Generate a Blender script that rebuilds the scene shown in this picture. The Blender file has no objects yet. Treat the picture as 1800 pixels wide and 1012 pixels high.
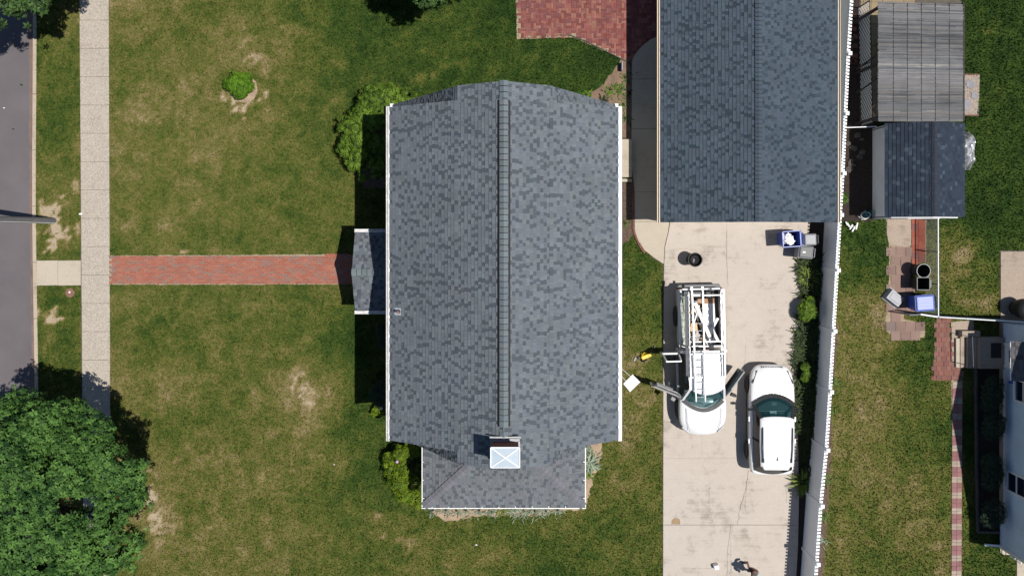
import bpy, bmesh, math, random
import numpy as np
from mathutils import Vector, Matrix, Quaternion

random.seed(7); rng = np.random.default_rng(7)
R = math.radians
scene = bpy.context.scene
COL = scene.collection

# ------------------------------------------------------------------ camera
S, NX, NY, HC = 41.0, 890.0, 410.0, 38.0          # px per metre on the ground, nadir pixel, camera height
cam_d = bpy.data.cameras.new('camera'); cam = bpy.data.objects.new('camera', cam_d); COL.objects.link(cam)
cam.location = (0, 0, HC); cam.rotation_euler = (0, 0, 0)
cam_d.sensor_width = 36; cam_d.lens = 36 * S * HC / 1800.0
cam_d.shift_x = (900 - NX) / 1800.0; cam_d.shift_y = -(506 - NY) / 1800.0   # the drone frame was cropped off centre
cam_d.clip_end = 1500
scene.camera = cam

# ------------------------------------------------------------------ light
SUN = Vector((0.386, -0.062, 1.0)).normalized()
EL = math.asin(SUN.z); AZ = math.atan2(SUN.x, SUN.y)
world = bpy.data.worlds.new('World'); scene.world = world; world.use_nodes = True
wn = world.node_tree; sky = wn.nodes.new('ShaderNodeTexSky'); sky.sky_type = 'NISHITA'; sky.sun_disc = False
sky.dust_density = 0.3; sky.ozone_density = 2.5; sky.sun_elevation = EL; sky.sun_rotation = AZ
wn.links.new(sky.outputs['Color'], wn.nodes['Background'].inputs['Color'])
wn.nodes['Background'].inputs['Strength'].default_value = 0.07
sl = bpy.data.lights.new('sun', 'SUN'); sl.energy = 5.0; sl.angle = R(0.5); sl.color = (1.0, 0.955, 0.89)
so = bpy.data.objects.new('sun', sl); COL.objects.link(so); so.location = SUN * 60
so.rotation_euler = (-SUN).to_track_quat('-Z', 'Y').to_euler()
scene.view_settings.view_transform = 'Standard'; scene.view_settings.look = 'None'
scene.view_settings.exposure = 0.0; scene.view_settings.gamma = 1.0; scene.view_settings.use_curve_mapping = False

# ------------------------------------------------------------------ coordinates
def W(px, py, z=0.0):
    k = (1 - z / HC) / S
    return Vector(((px - NX) * k, -(py - NY) * k, z))
def GX(px): return (px - NX) / S
def GY(py): return -(py - NY) / S

# ------------------------------------------------------------------ materials
def new_mat(name):
    m = bpy.data.materials.new(name); m.use_nodes = True
    return m, m.node_tree, m.node_tree.nodes['Principled BSDF']
def _n(t, typ, **kw):
    n = t.nodes.new(typ)
    for k, v in kw.items():
        if k in n.inputs.keys() if hasattr(n.inputs, 'keys') else False: n.inputs[k].default_value = v
        else: setattr(n, k, v)
    return n
def noise(t, coord, scale, detail=4, rough=0.55, dist=0.0):
    n = t.nodes.new('ShaderNodeTexNoise'); n.inputs['Scale'].default_value = scale
    n.inputs['Detail'].default_value = detail; n.inputs['Roughness'].default_value = rough
    n.inputs['Distortion'].default_value = dist
    t.links.new(coord, n.inputs['Vector']); return n.outputs['Fac']
def ramp(t, fac, stops):
    r = t.nodes.new('ShaderNodeValToRGB'); e = r.color_ramp.elements
    while len(e) < len(stops): e.new(0.5)
    for i, (p, c) in enumerate(stops):
        e[i].position = p; e[i].color = (c[0], c[1], c[2], 1) if not isinstance(c, float) else (c, c, c, 1)
    t.links.new(fac, r.inputs['Fac']); return r.outputs['Color']
def math_n(t, op, a, b=None, c=None):
    n = t.nodes.new('ShaderNodeMath'); n.operation = op
    for i, v in enumerate((a, b, c)):
        if v is None: continue
        if isinstance(v, (int, float)): n.inputs[i].default_value = v
        else: t.links.new(v, n.inputs[i])
    return n.outputs[0]
def mixc(t, fac, a, b, blend='MIX'):
    n = t.nodes.new('ShaderNodeMix'); n.data_type = 'RGBA'; n.blend_type = blend
    for s, v in ((0, fac), (6, a), (7, b)):
        if isinstance(v, (int, float)): n.inputs[s].default_value = v
        elif isinstance(v, tuple): n.inputs[s].default_value = (v[0], v[1], v[2], 1)
        else: t.links.new(v, n.inputs[s])
    return n.outputs[2]
def coords(t):
    return t.nodes.new('ShaderNodeNewGeometry').outputs['Position']
def attr(t, name, out='Color'):
    a = t.nodes.new('ShaderNodeAttribute'); a.attribute_name = name; return a.outputs[out]
def bump(t, b, h, strength=0.3, dist=0.01):
    n = t.nodes.new('ShaderNodeBump'); n.inputs['Strength'].default_value = strength; n.inputs['Distance'].default_value = dist
    t.links.new(h, n.inputs['Height']); t.links.new(n.outputs['Normal'], b.inputs['Normal'])

def mat_plain(name, c, rough=0.6, metal=0.0, var=0.15, scale=6.0, fine=60.0, bmp=0.0, spec=0.5, coat=0.0):
    m, t, b = new_mat(name); P = coords(t)
    f = math_n(t, 'ADD', math_n(t, 'MULTIPLY', noise(t, P, scale), 0.6), math_n(t, 'MULTIPLY', noise(t, P, fine, 3), 0.4))
    lo = tuple(x * (1 - var) for x in c); hi = tuple(min(1, x * (1 + var)) for x in c)
    t.links.new(ramp(t, f, [(0.3, lo), (0.7, hi)]), b.inputs['Base Color'])
    b.inputs['Roughness'].default_value = rough; b.inputs['Metallic'].default_value = metal
    b.inputs['Specular IOR Level'].default_value = spec
    b.inputs['Coat Weight'].default_value = coat
    if bmp: bump(t, b, noise(t, P, fine, 4), bmp, 0.01)
    return m
def mat_col(name, rough=0.8, var=0.25, fine=70.0, bmp=0.3, broad=1.2, broad_amt=0.15, spec=0.3):
    """material that takes each piece's own colour from the mesh"""
    m, t, b = new_mat(name); P = coords(t)
    base = attr(t, 'Col')
    f = noise(t, P, fine, 4, 0.7); g = noise(t, P, broad, 3)
    k = math_n(t, 'ADD', math_n(t, 'MULTIPLY', math_n(t, 'SUBTRACT', f, 0.5), var * 2),
               math_n(t, 'ADD', math_n(t, 'MULTIPLY', math_n(t, 'SUBTRACT', g, 0.5), broad_amt * 2), 1.0))
    cmb = t.nodes.new('ShaderNodeVectorMath'); cmb.operation = 'SCALE'
    t.links.new(base, cmb.inputs[0]); t.links.new(k, cmb.inputs['Scale'])
    t.links.new(cmb.outputs[0], b.inputs['Base Color'])
    b.inputs['Roughness'].default_value = rough; b.inputs['Specular IOR Level'].default_value = spec
    if bmp: bump(t, b, f, bmp, 0.008)
    return m
def mat_concrete(name, c, speck=0.0, stain=0.35, bmp=0.15, warm=(0.8, 0.72, 0.62)):
    m, t, b = new_mat(name); P = coords(t)
    big = noise(t, P, 0.55, 6, 0.62, 0.4); mid = noise(t, P, 2.6, 5, 0.65, 0.3); fine = noise(t, P, 28.0, 4, 0.7)
    mp = t.nodes.new('ShaderNodeMapping'); mp.inputs['Scale'].default_value = (0.7, 9.0, 1.0); t.links.new(P, mp.inputs['Vector'])
    streak = noise(t, mp.outputs['Vector'], 1.0, 4, 0.7)
    lo = tuple(x * (1 - stain) * w for x, w in zip(c, (1.0, 0.97, 0.93))); hi = tuple(min(1, x * 1.06) for x in c)
    f = math_n(t, 'ADD', math_n(t, 'MULTIPLY', big, 0.45), math_n(t, 'ADD', math_n(t, 'MULTIPLY', mid, 0.35), math_n(t, 'MULTIPLY', streak, 0.2)))
    col = ramp(t, f, [(0.38, lo), (0.48, c), (0.58, hi)])
    col = mixc(t, math_n(t, 'MULTIPLY', fine, 0.3), col, tuple(x * 0.72 for x in c))
    if speck:
        v = t.nodes.new('ShaderNodeTexVoronoi'); v.inputs['Scale'].default_value = 22; t.links.new(P, v.inputs['Vector'])
        col = mixc(t, speck, col, ramp(t, noise(t, P, 24.0, 3, 0.8), [(0.4, tuple(x * 0.5 for x in c)), (0.62, tuple(min(1, x * 1.3) for x in c))]))
    t.links.new(col, b.inputs['Base Color']); b.inputs['Roughness'].default_value = 0.9
    b.inputs['Specular IOR Level'].default_value = 0.25
    bump(t, b, fine, bmp, 0.01); return m
GRASS_RAMP = [(0.0, (.013, .034, .005)), (0.25, (.034, .064, .009)), (0.46, (.083, .099, .018)), (0.62, (.138, .124, .036)),
              (0.8, (.225, .178, .088)), (0.95, (.34, .27, .18)), (1.0, (.37, .30, .21))]
def mat_grass(name, blade=False):
    m, t, b = new_mat(name); P = coords(t)
    d = attr(t, 'dry', 'Fac')
    a = math_n(t, 'MULTIPLY', math_n(t, 'SUBTRACT', noise(t, P, 1.9, 6, 0.7, 0.8), 0.5), 0.85)
    c = math_n(t, 'MULTIPLY', math_n(t, 'SUBTRACT', noise(t, P, 9.0, 5, 0.75, 0.8), 0.5), 0.85)
    f = math_n(t, 'ADD', d, math_n(t, 'ADD', a, c))
    if blade: f = math_n(t, 'ADD', f, math_n(t, 'MULTIPLY', math_n(t, 'SUBTRACT', attr(t, 'rnd', 'Fac'), 0.5), 0.55))
    else:
        f = math_n(t, 'ADD', f, math_n(t, 'MULTIPLY', math_n(t, 'SUBTRACT', noise(t, P, 45.0, 3, 0.8), 0.5), 0.5))
    f = math_n(t, 'MINIMUM', math_n(t, 'MAXIMUM', f, 0.0), 1.0)
    col = ramp(t, f, GRASS_RAMP)
    t.links.new(col, b.inputs['Base Color']); b.inputs['Roughness'].default_value = 0.85
    b.inputs['Specular IOR Level'].default_value = 0.15
    if not blade: bump(t, b, noise(t, P, 35.0, 4, 0.8), 0.6, 0.03)
    return m
def mat_leaf(name, dark, light, trans=0.25, rough=0.65):
    rough = max(rough, .62)
    m, t, b = new_mat(name)
    r = attr(t, 'rnd', 'Fac')
    col = ramp(t, r, [(0.0, dark), (1.0, light)])
    t.links.new(col, b.inputs['Base Color']); b.inputs['Roughness'].default_value = rough
    b.inputs['Specular IOR Level'].default_value = 0.18
    tr = t.nodes.new('ShaderNodeBsdfTranslucent'); t.links.new(col, tr.inputs['Color'])
    mx = t.nodes.new('ShaderNodeMixShader'); mx.inputs[0].default_value = trans
    t.links.new(b.outputs[0], mx.inputs[1]); t.links.new(tr.outputs[0], mx.inputs[2])
    t.links.new(mx.outputs[0], t.nodes['Material Output'].inputs['Surface']); return m
def mat_glass(name, tint=(.02, .07, .075), alpha=0.55):
    m, t, b = new_mat(name)
    b.inputs['Base Color'].default_value = (*tint, 1); b.inputs['Roughness'].default_value = 0.04
    b.inputs['IOR'].default_value = 1.5
    tr = t.nodes.new('ShaderNodeBsdfTransparent'); tr.inputs['Color'].default_value = (0.55, 0.72, 0.73, 1)
    mx = t.nodes.new('ShaderNodeMixShader'); mx.inputs[0].default_value = alpha
    t.links.new(tr.outputs[0], mx.inputs[1]); t.links.new(b.outputs[0], mx.inputs[2])
    t.links.new(mx.outputs[0], t.nodes['Material Output'].inputs['Surface']); return m

M = {}
M['lawn'] = mat_grass('lawn_soil'); M['blade'] = mat_grass('grass_blades', True)
M['terrain'] = mat_plain('terrain_grass', (.06, .07, .02), .95, var=.4, scale=.4, fine=6)
M['asphalt'] = mat_plain('sun_bleached_asphalt', (.128, .116, .122), .92, var=.16, scale=.7, fine=55, bmp=.3, spec=.2)
M['kerb'] = mat_concrete('kerb_concrete', (.43, .36, .28), .2)
M['sidewalk'] = mat_concrete('exposed_aggregate_concrete', (.425, .375, .315), .6, stain=.22, bmp=.3)
M['walk'] = mat_concrete('pale_concrete', (.45, .395, .315), .12, stain=.2)
M['drive'] = mat_concrete('driveway_concrete', (.475, .42, .365), .12, stain=.40)
M['oldconc'] = mat_concrete('weathered_concrete', (.36, .29, .23), .35, stain=.5)
M['joint'] = mat_plain('joint_dirt', (.10, .085, .068), .95, var=.3, fine=40)
M['sand'] = mat_plain('jointing_sand', (.30, .235, .16), .95, var=.3, fine=40)
M['soil'] = mat_plain('bare_soil', (.185, .125, .085), .97, var=.45, scale=3, fine=26, bmp=.6)
M['palesoil'] = mat_plain('dry_pale_soil', (.33, .24, .165), .97, var=.4, scale=3, fine=26, bmp=.6)
M['mulch'] = mat_plain('brown_mulch', (.10, .067, .05), .97, var=.6, scale=9, fine=38, bmp=.9)
M['shademulch'] = mat_plain('shade_darkened_mulch', (.03, .02, .016), .97, var=.6, scale=9, fine=38, bmp=.9)  # darkness of the shaded beds is put into the mulch colour
M['shingle'] = mat_col('asphalt_shingle', .95, .24, 55.0, .35, .7, .16, .1)
M['brick'] = mat_col('clay_brick', .9, .25, 38.0, .35, 1.6, .16, .2)
M['paver'] = mat_col('concrete_paver', .92, .25, 40.0, .35, 2.0, .2, .2)
M['underlay'] = mat_plain('roof_underlay', (.03, .034, .04), .95)
M['white'] = mat_plain('white_paint', (.80, .80, .79), .45, var=.06, scale=3)
M['vinyl'] = mat_plain('white_vinyl', (.87, .89, .91), .4, var=.04, scale=2, fine=20)
M['gutter'] = mat_plain('weathered_white_aluminium', (.62, .61, .60), .5, var=.3, scale=4, fine=14)
M['cleangutter'] = mat_plain('bright_white_aluminium', (.76, .76, .75), .4, var=.1, scale=4, fine=14)
M['fascia'] = mat_plain('tan_trim', (.56, .47, .36), .5, var=.1)
M['siding'] = mat_plain('pale_siding', (.66, .67, .68), .6, var=.12, scale=1.4, fine=18)
M['skytint_siding'] = mat_plain('weathered_siding_sky_tint', (.56, .66, .77), .6, var=.16, scale=1.1, fine=14)  # white siding; the blue of sky-lit shade is put into its colour
M['brickwall'] = mat_plain('red_brick_wall', (.24, .085, .06), .9, var=.3, fine=25, bmp=.4)
M['black'] = mat_plain('black_plastic', (.012, .012, .013), .65, var=.2)
M['rubber'] = mat_plain('tyre_rubber', (.018, .018, .019), .85, var=.2)
M['darkgrey'] = mat_plain('dark_grey_plastic', (.045, .047, .05), .6, var=.2)
M['grey'] = mat_plain('grey_plastic', (.20, .205, .21), .5, var=.12)
M['midgrey'] = mat_plain('mid_grey_plastic', (.11, .115, .12), .55, var=.15)
M['blue'] = mat_plain('blue_bin_plastic', (.035, .075, .36), .35, var=.12)
M['bluelid'] = mat_plain('faded_blue_lid', (.075, .13, .42), .42, var=.12)
M['clearplastic'] = mat_plain('frosted_plastic', (.25, .26, .285), .5, var=.1)
M['carwhite'] = mat_plain('white_car_paint', (.77, .77, .77), .22, var=.02, scale=2, fine=8, coat=.6)
M['chrome'] = mat_plain('chrome', (.62, .63, .64), .18, 1.0, var=.05)
M['alu'] = mat_plain('aluminium', (.72, .73, .74), .32, .75, var=.08)
M['rackwhite'] = mat_plain('white_rack_steel', (.78, .78, .78), .35, var=.05)
M['steel'] = mat_plain('galvanised_steel', (.30, .31, .32), .5, .5, var=.15)
M['glass'] = mat_glass('windscreen_glass', (.010, .050, .060), .46)
M['darkglass'] = mat_glass('dark_tinted_glass', (.012, .014, .016), .9)
M['windowglass'] = mat_glass('window_glass', (.012, .016, .03), .93)
M['interior'] = mat_plain('tan_car_interior', (.30, .25, .18), .85, var=.2)
M['seat'] = mat_plain('grey_seat_cloth', (.24, .27, .27), .9, var=.2)
M['dash'] = mat_plain('grey_dashboard', (.07, .085, .085), .6, var=.15)
M['red'] = mat_plain('red_lens', (.45, .012, .012), .25)
M['amber'] = mat_plain('amber_lens', (.6, .22, .03), .25)
M['lens'] = mat_plain('clear_lens', (.55, .57, .6), .1)
M['wood'] = mat_plain('bare_lumber', (.62, .44, .26), .8, var=.2, scale=12, fine=50)
M['ply'] = mat_plain('brown_plywood', (.36, .20, .11), .8, var=.25, scale=12, fine=50)
M['whitewood'] = mat_plain('primed_white_board', (.80, .78, .74), .6, var=.05)
M['darkwood'] = mat_plain('dark_stained_timber', (.028, .022, .019), .8, var=.3)
M['greytimber'] = mat_plain('weathered_timber_edging', (.085, .075, .065), .9, var=.3)
M['bark'] = mat_plain('tree_bark', (.11, .085, .065), .95, var=.4, scale=8, fine=40, bmp=.8)
M['pole'] = mat_plain('weathered_utility_pole', (.17, .165, .17), .9, var=.3, scale=8, fine=40, bmp=.5)
M['zinc'] = mat_plain('galvanised_chimney_cap', (.40, .47, .53), .65, 0.0, var=.1, scale=4)
M['yellow'] = mat_plain('yellow_plastic', (.75, .47, .02), .4, var=.1)
M['teal'] = mat_plain('teal_hose', (.02, .10, .11), .4, var=.15)
M['whitehose'] = mat_plain('white_hose', (.7, .7, .68), .4)
M['chair'] = mat_plain('olive_green_plastic', (.17, .19, .055), .5, var=.12)
M['tarp'] = mat_plain('silver_tarp', (.55, .56, .58), .28, .45, var=.12)
M['paper'] = mat_plain('white_paper', (.82, .82, .80), .8, var=.04)
M['rust'] = mat_plain('rusty_brown_iron', (.20, .105, .075), .8, var=.25)
M['slate'] = mat_plain('grey_flagstone', (.24, .235, .25), .85, var=.2, scale=5, fine=30)
M['pebble'] = mat_col('pale_pebble', .85, .2, 60, .3)
M['tile'] = mat_plain('tan_patio_tile', (.27, .21, .13), .85, var=.25)
M['skin'] = mat_plain('skin', (.48, .27, .19), .55, var=.06)
M['shirt'] = mat_plain('pale_grey_shirt', (.46, .50, .48), .9, var=.1)
M['shorts'] = mat_plain('black_shorts', (.012, .012, .014), .9, var=.2)
M['hair'] = mat_plain('dark_hair', (.03, .02, .014), .7, var=.3)
M['shoe'] = mat_plain('dark_grey_shoe', (.06, .06, .065), .7)
M['cloth'] = mat_plain('crumpled_rag', (.5, .46, .44), .95, var=.4, scale=14, fine=50)
M['reed'] = mat_col('weathered_reed', .75, .25, 30.0, .2, 1.6, .35, .35)
M['purple'] = mat_plain('purple_plastic', (.14, .12, .30), .5)
M['coverfab'] = mat_plain('pale_grey_cover', (.46, .46, .48), .7, var=.1)
M['strap'] = mat_leaf('strap_leaf', (.006, .014, .006), (.055, .085, .022), .12, .6)
M['iris'] = mat_leaf('iris_leaf', (.08, .12, .07), (.36, .42, .30), .15, .5)
M['strapbright'] = mat_leaf('bright_strap_leaf', (.05, .09, .012), (.24, .30, .05), .2, .4)
M['rhodo'] = mat_leaf('rhododendron_leaf', (.025, .058, .007), (.18, .29, .032), .25, .6)
M['limebush'] = mat_leaf('lime_shrub_leaf', (.05, .10, .008), (.21, .29, .02), .25, .4)
M['lawnbush'] = mat_leaf('bright_green_leaf', (.03, .085, .006), (.15, .29, .018), .25, .4)
M['maple'] = mat_leaf('maple_leaf', (.012, .045, .010), (.122, .245, .052), .25, .6)
M['lightleaf'] = mat_leaf('mid_green_leaf', (.02, .05, .015), (.10, .18, .05), .25, .4)
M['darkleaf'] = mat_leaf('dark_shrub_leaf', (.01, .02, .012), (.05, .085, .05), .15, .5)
M['weed'] = mat_leaf('weed_leaf', (.04, .08, .015), (.16, .24, .05), .2, .5)

# ------------------------------------------------------------------ mesh tools
class MB:
    def __init__(s): s.v = []; s.f = []; s.c = []; s.mi = []
    def face(s, pts, col=None, mi=0):
        i = len(s.v); s.v += [tuple(p) for p in pts]; s.f.append(tuple(range(i, i + len(pts)))); s.c.append(col); s.mi.append(mi); return s
    def hull8(s, b, t, col=None, mi=0):
        i = len(s.v); s.v += [tuple(p) for p in b] + [tuple(p) for p in t]; n = len(b)
        s.f.append(tuple(i + k for k in reversed(range(n)))); s.f.append(tuple(i + n + k for k in range(n)))
        for k in range(n): s.f.append((i + k, i + (k + 1) % n, i + n + (k + 1) % n, i + n + k))
        s.c += [col] * (n + 2); s.mi += [mi] * (n + 2); return s
    def box(s, c, d, rz=0.0, col=None, M4=None, mi=0, taper=1.0):
        x, y, z = d[0] / 2, d[1] / 2, d[2] / 2
        mtx = M4 if M4 is not None else Matrix.Translation(Vector(c)) @ Matrix.Rotation(rz, 4, 'Z')
        b = [mtx @ Vector(p) for p in ((-x * taper, -y * taper, -z), (x * taper, -y * taper, -z), (x * taper, y * taper, -z), (-x * taper, y * taper, -z))]
        t = [mtx @ Vector(p) for p in ((-x, -y, z), (x, -y, z), (x, y, z), (-x, y, z))]
        return s.hull8(b, t, col, mi)
    def bar(s, p, q, w, h=None, col=None, up=Vector((0, 0, 1)), mi=0):
        p = Vector(p); q = Vector(q); h = h or w; d = (q - p); L = d.length
        if L < 1e-6: return s
        d /= L; u = Vector(up)
        if abs(d.dot(u)) > .98: u = Vector((1, 0, 0))
        sx = d.cross(u).normalized(); uu = sx.cross(d)
        M4 = Matrix((( sx.x, d.x, uu.x, 0), (sx.y, d.y, uu.y, 0), (sx.z, d.z, uu.z, 0), (0, 0, 0, 1)))
        M4.translation = (p + q) / 2
        return s.box(None, (w, L, h), M4=M4, col=col, mi=mi)
    def prism(s, pts, z0, z1, col=None):
        a = sum(pts[i][0] * pts[(i + 1) % len(pts)][1] - pts[(i + 1) % len(pts)][0] * pts[i][1] for i in range(len(pts)))
        if a < 0: pts = pts[::-1]
        return s.hull8([(p[0], p[1], z0) for p in pts], [(p[0], p[1], z1) for p in pts], col)
    def tube(s, pts, r, n=8, col=None, cap=True):
        pts = [Vector(p) for p in pts]; rs = r if isinstance(r, (list, tuple)) else [r] * len(pts)
        i0 = len(s.v)
        for k, p in enumerate(pts):
            d = (pts[min(k + 1, len(pts) - 1)] - pts[max(k - 1, 0)]).normalized()
            a = d.cross(Vector((0, 0, 1)) if abs(d.z) < .9 else Vector((1, 0, 0))).normalized(); b = d.cross(a)
            for j in range(n):
                th = 2 * math.pi * j / n
                s.v.append(tuple(p + (a * math.cos(th) + b * math.sin(th)) * rs[k]))
        for k in range(len(pts) - 1):
            for j in range(n):
                s.f.append((i0 + k * n + j, i0 + k * n + (j + 1) % n, i0 + (k + 1) * n + (j + 1) % n, i0 + (k + 1) * n + j)); s.c.append(col); s.mi.append(0)
        if cap:
            s.f.append(tuple(i0 + j for j in range(n))); s.f.append(tuple(i0 + (len(pts) - 1) * n + j for j in reversed(range(n)))); s.c += [col] * 2; s.mi += [0] * 2
        return s
    def lathe(s, c, prof, n=20, axis='Z', col=None, sx=1, sy=1):
        c = Vector(c); i0 = len(s.v)
        for r, h in prof:
            for j in range(n):
                th = 2 * math.pi * j / n; a, b = r * math.cos(th) * sx, r * math.sin(th) * sy
                s.v.append(tuple(c + (Vector((a, b, h)) if axis == 'Z' else Vector((h, a, b)) if axis == 'X' else Vector((a, h, b)))))
        for k in range(len(prof) - 1):
            for j in range(n):
                s.f.append((i0 + k * n + j, i0 + k * n + (j + 1) % n, i0 + (k + 1) * n + (j + 1) % n, i0 + (k + 1) * n + j)); s.c.append(col); s.mi.append(0)
        for k in (0, len(prof) - 1):
            if prof[k][0] > 1e-4:
                s.f.append(tuple(i0 + k * n + j for j in (range(n) if k else reversed(range(n))))); s.c.append(col); s.mi.append(0)
        return s
    def grid(s, rows, col=None, close=False, mi=0):
        i0 = len(s.v); m = len(rows[0])
        for r in rows: s.v += [tuple(p) for p in r]
        for k in range(len(rows) - 1):
            for j in range(m if close else m - 1):
                s.f.append((i0 + k * m + j, i0 + k * m + (j + 1) % m, i0 + (k + 1) * m + (j + 1) % m, i0 + (k + 1) * m + j)); s.c.append(col); s.mi.append(mi)
        return s
    def mesh(s, name, mat, smooth=False, recalc=True):
        me = bpy.data.meshes.new(name); me.from_pydata(s.v, [], s.f)
        for mm in (mat if isinstance(mat, (list, tuple)) else [mat]): me.materials.append(mm)
        if recalc:
            bm = bmesh.new(); bm.from_mesh(me)
            if smooth: bmesh.ops.remove_doubles(bm, verts=bm.verts, dist=1e-4)
            bmesh.ops.recalc_face_normals(bm, faces=bm.faces); bm.to_mesh(me); bm.free()
        if any(c is not None for c in s.c) and len(me.polygons) == len(s.c):
            a = me.attributes.new('Col', 'FLOAT_COLOR', 'FACE')
            a.data.foreach_set('color', np.array([(c[0], c[1], c[2], 1) if c else (.5, .5, .5, 1) for c in s.c], 'f').ravel())
        if any(s.mi) and len(me.polygons) == len(s.mi): me.polygons.foreach_set('material_index', s.mi)
        if smooth: me.polygons.foreach_set('use_smooth', [True] * len(me.polygons))
        return me
    def build(s, name, mat, parent=None, label=None, kind=None, smooth=False, bevel=0.0, subd=0, world=False, recalc=True):
        me = s.mesh(name, mat, smooth, recalc); return link(name, me, parent, label, kind, bevel, subd, world)

ORD = ['first', 'second', 'third', 'fourth', 'fifth', 'sixth', 'seventh', 'eighth', 'ninth', 'tenth', 'eleventh', 'twelfth', 'thirteenth', 'fourteenth', 'fifteenth', 'sixteenth', 'seventeenth', 'eighteenth', 'nineteenth', 'twentieth'] + ['twenty-' + w for w in ('first', 'second', 'third', 'fourth', 'fifth', 'sixth', 'seventh')]
ROOT = {}
def root_of(o):
    while o.parent: o = o.parent
    return o
def link(name, me, parent=None, label=None, kind=None, bevel=0.0, subd=0, world=False):
    o = bpy.data.objects.new(name, me); COL.objects.link(o)
    if parent is not None:
        o.parent = parent
        if world and parent.parent is None: o.location = -parent.location     # root empties carry no rotation when parts are in world space
    if label: o['label'] = label
    if kind: o['kind'] = kind
    if bevel:
        b = o.modifiers.new('bevel', 'BEVEL'); b.width = bevel; b.segments = 2; b.limit_method = 'ANGLE'; b.angle_limit = R(40)
    if subd:
        b = o.modifiers.new('subsurf', 'SUBSURF'); b.levels = subd; b.render_levels = subd
    return o
def tag(o, label, cat, group=None):
    o['label'] = label; o['category'] = cat
    if group: o['group'] = group
    return o
def thing(name, loc, label, cat, group=None, rz=0.0):
    o = bpy.data.objects.new(name, None); COL.objects.link(o); o.empty_display_size = .2
    o.location = loc; o.rotation_euler = (0, 0, rz); return tag(o, label, cat, group)
def struct(o): o['kind'] = 'structure'; return o
def copy_thing(src, loc, rz=None, label=None, group=None):
    r = src.copy(); COL.objects.link(r); r.location = loc
    if rz is not None: r.rotation_euler = (0, 0, rz)
    if label: r['label'] = label
    if group: r['group'] = group
    for ch in src.children:
        c = ch.copy(); COL.objects.link(c); c.parent = r
        for g in ch.children:
            d = g.copy(); COL.objects.link(d); d.parent = c
    return r

# ------------------------------------------------------------------ numpy helpers
def vnoise(x, y, seed=0):
    r = np.random.default_rng(seed).random((256, 256)); xi = np.floor(x).astype(int); yi = np.floor(y).astype(int)
    fx = x - xi; fy = y - yi; fx = fx * fx * (3 - 2 * fx); fy = fy * fy * (3 - 2 * fy)
    g = lambda a, b: r[(xi + a) % 256, (yi + b) % 256]
    return (g(0, 0) * (1 - fx) + g(1, 0) * fx) * (1 - fy) + (g(0, 1) * (1 - fx) + g(1, 1) * fx) * fy
def fbm(x, y, sc, seed=0, oc=4):
    t = 0; a = 1; n = 0
    for k in range(oc): t = t + a * vnoise(x * sc * 2 ** k + 31 * k, y * sc * 2 ** k + 17 * k, seed + k); n += a; a *= .55
    return t / n
def inpoly(px, py, poly):
    r = np.zeros(px.shape, bool); j = len(poly) - 1
    for i in range(len(poly)):
        xi, yi = poly[i]; xj, yj = poly[j]
        if yi != yj:
            c = ((yi > py) != (yj > py)) & (px < (xj - xi) * (py - yi) / (yj - yi) + xi); r ^= c
        j = i
    return r
def np_mesh(name, verts, faces, mat, attrs=None):
    """verts (n,3); faces (m,k) all the same size; attrs {name: per-vertex float}"""
    me = bpy.data.meshes.new(name); verts = np.asarray(verts, 'f'); faces = np.asarray(faces, 'i'); k = faces.shape[1]
    me.vertices.add(len(verts)); me.vertices.foreach_set('co', verts.ravel())
    me.loops.add(faces.size); me.loops.foreach_set('vertex_index', faces.ravel())
    me.polygons.add(len(faces)); me.polygons.foreach_set('loop_start', np.arange(0, faces.size, k, dtype='i'))
    me.polygons.foreach_set('loop_total', np.full(len(faces), k, 'i'))
    me.materials.append(mat); me.update(calc_edges=True)
    for n, a in (attrs or {}).items():
        at = me.attributes.new(n, 'FLOAT', 'POINT'); at.data.foreach_set('value', np.asarray(a, 'f'))
    return me
# ================================================================== GROUND
def P2(l): return [(GX(x), GY(y)) for x, y in l]
def clip(poly, axis, val, keep_less):
    out = []
    for i in range(len(poly)):
        a, b = poly[i], poly[(i + 1) % len(poly)]
        ia = (a[axis] <= val) == keep_less; ib = (b[axis] <= val) == keep_less
        if ia: out.append(a)
        if ia != ib:
            t = (val - a[axis]) / (b[axis] - a[axis]); out.append((a[0] + t * (b[0] - a[0]), a[1] + t * (b[1] - a[1])))
    return out
def rect(poly, x0, x1, y0, y1):
    for ax, v, k in ((0, x0, False), (0, x1, True), (1, y0, False), (1, y1, True)):
        poly = clip(poly, ax, v, k)
        if len(poly) < 3: return []
    return poly
def jitter_poly(pts, amp=.06, step=.16, seed=0):
    r = random.Random(seed); out = []
    for i in range(len(pts)):
        a = Vector(pts[i]); b = Vector(pts[(i + 1) % len(pts)]); n = max(1, int((b - a).length / step))
        for k in range(n):
            p = a.lerp(b, k / n); out.append((p.x + r.uniform(-amp, amp), p.y + r.uniform(-amp, amp)))
    return out
def sheet(name, pts, z, mat, kind='structure', parent=None):
    mb = MB(); a = sum(pts[i][0] * pts[(i + 1) % len(pts)][1] - pts[(i + 1) % len(pts)][0] * pts[i][1] for i in range(len(pts)))
    if a < 0: pts = pts[::-1]
    mb.face([(x, y, z) for x, y in pts])
    me = mb.mesh(name, mat, recalc=False)
    bm = bmesh.new(); bm.from_mesh(me); bmesh.ops.triangulate(bm, faces=bm.faces); bm.to_mesh(me); bm.free()
    return link(name, me, parent, kind=kind)

# terrain far beyond the frame
sheet('terrain', [(-300, -300), (300, -300), (300, 300), (-300, 300)], -.25, M['terrain'])

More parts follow.
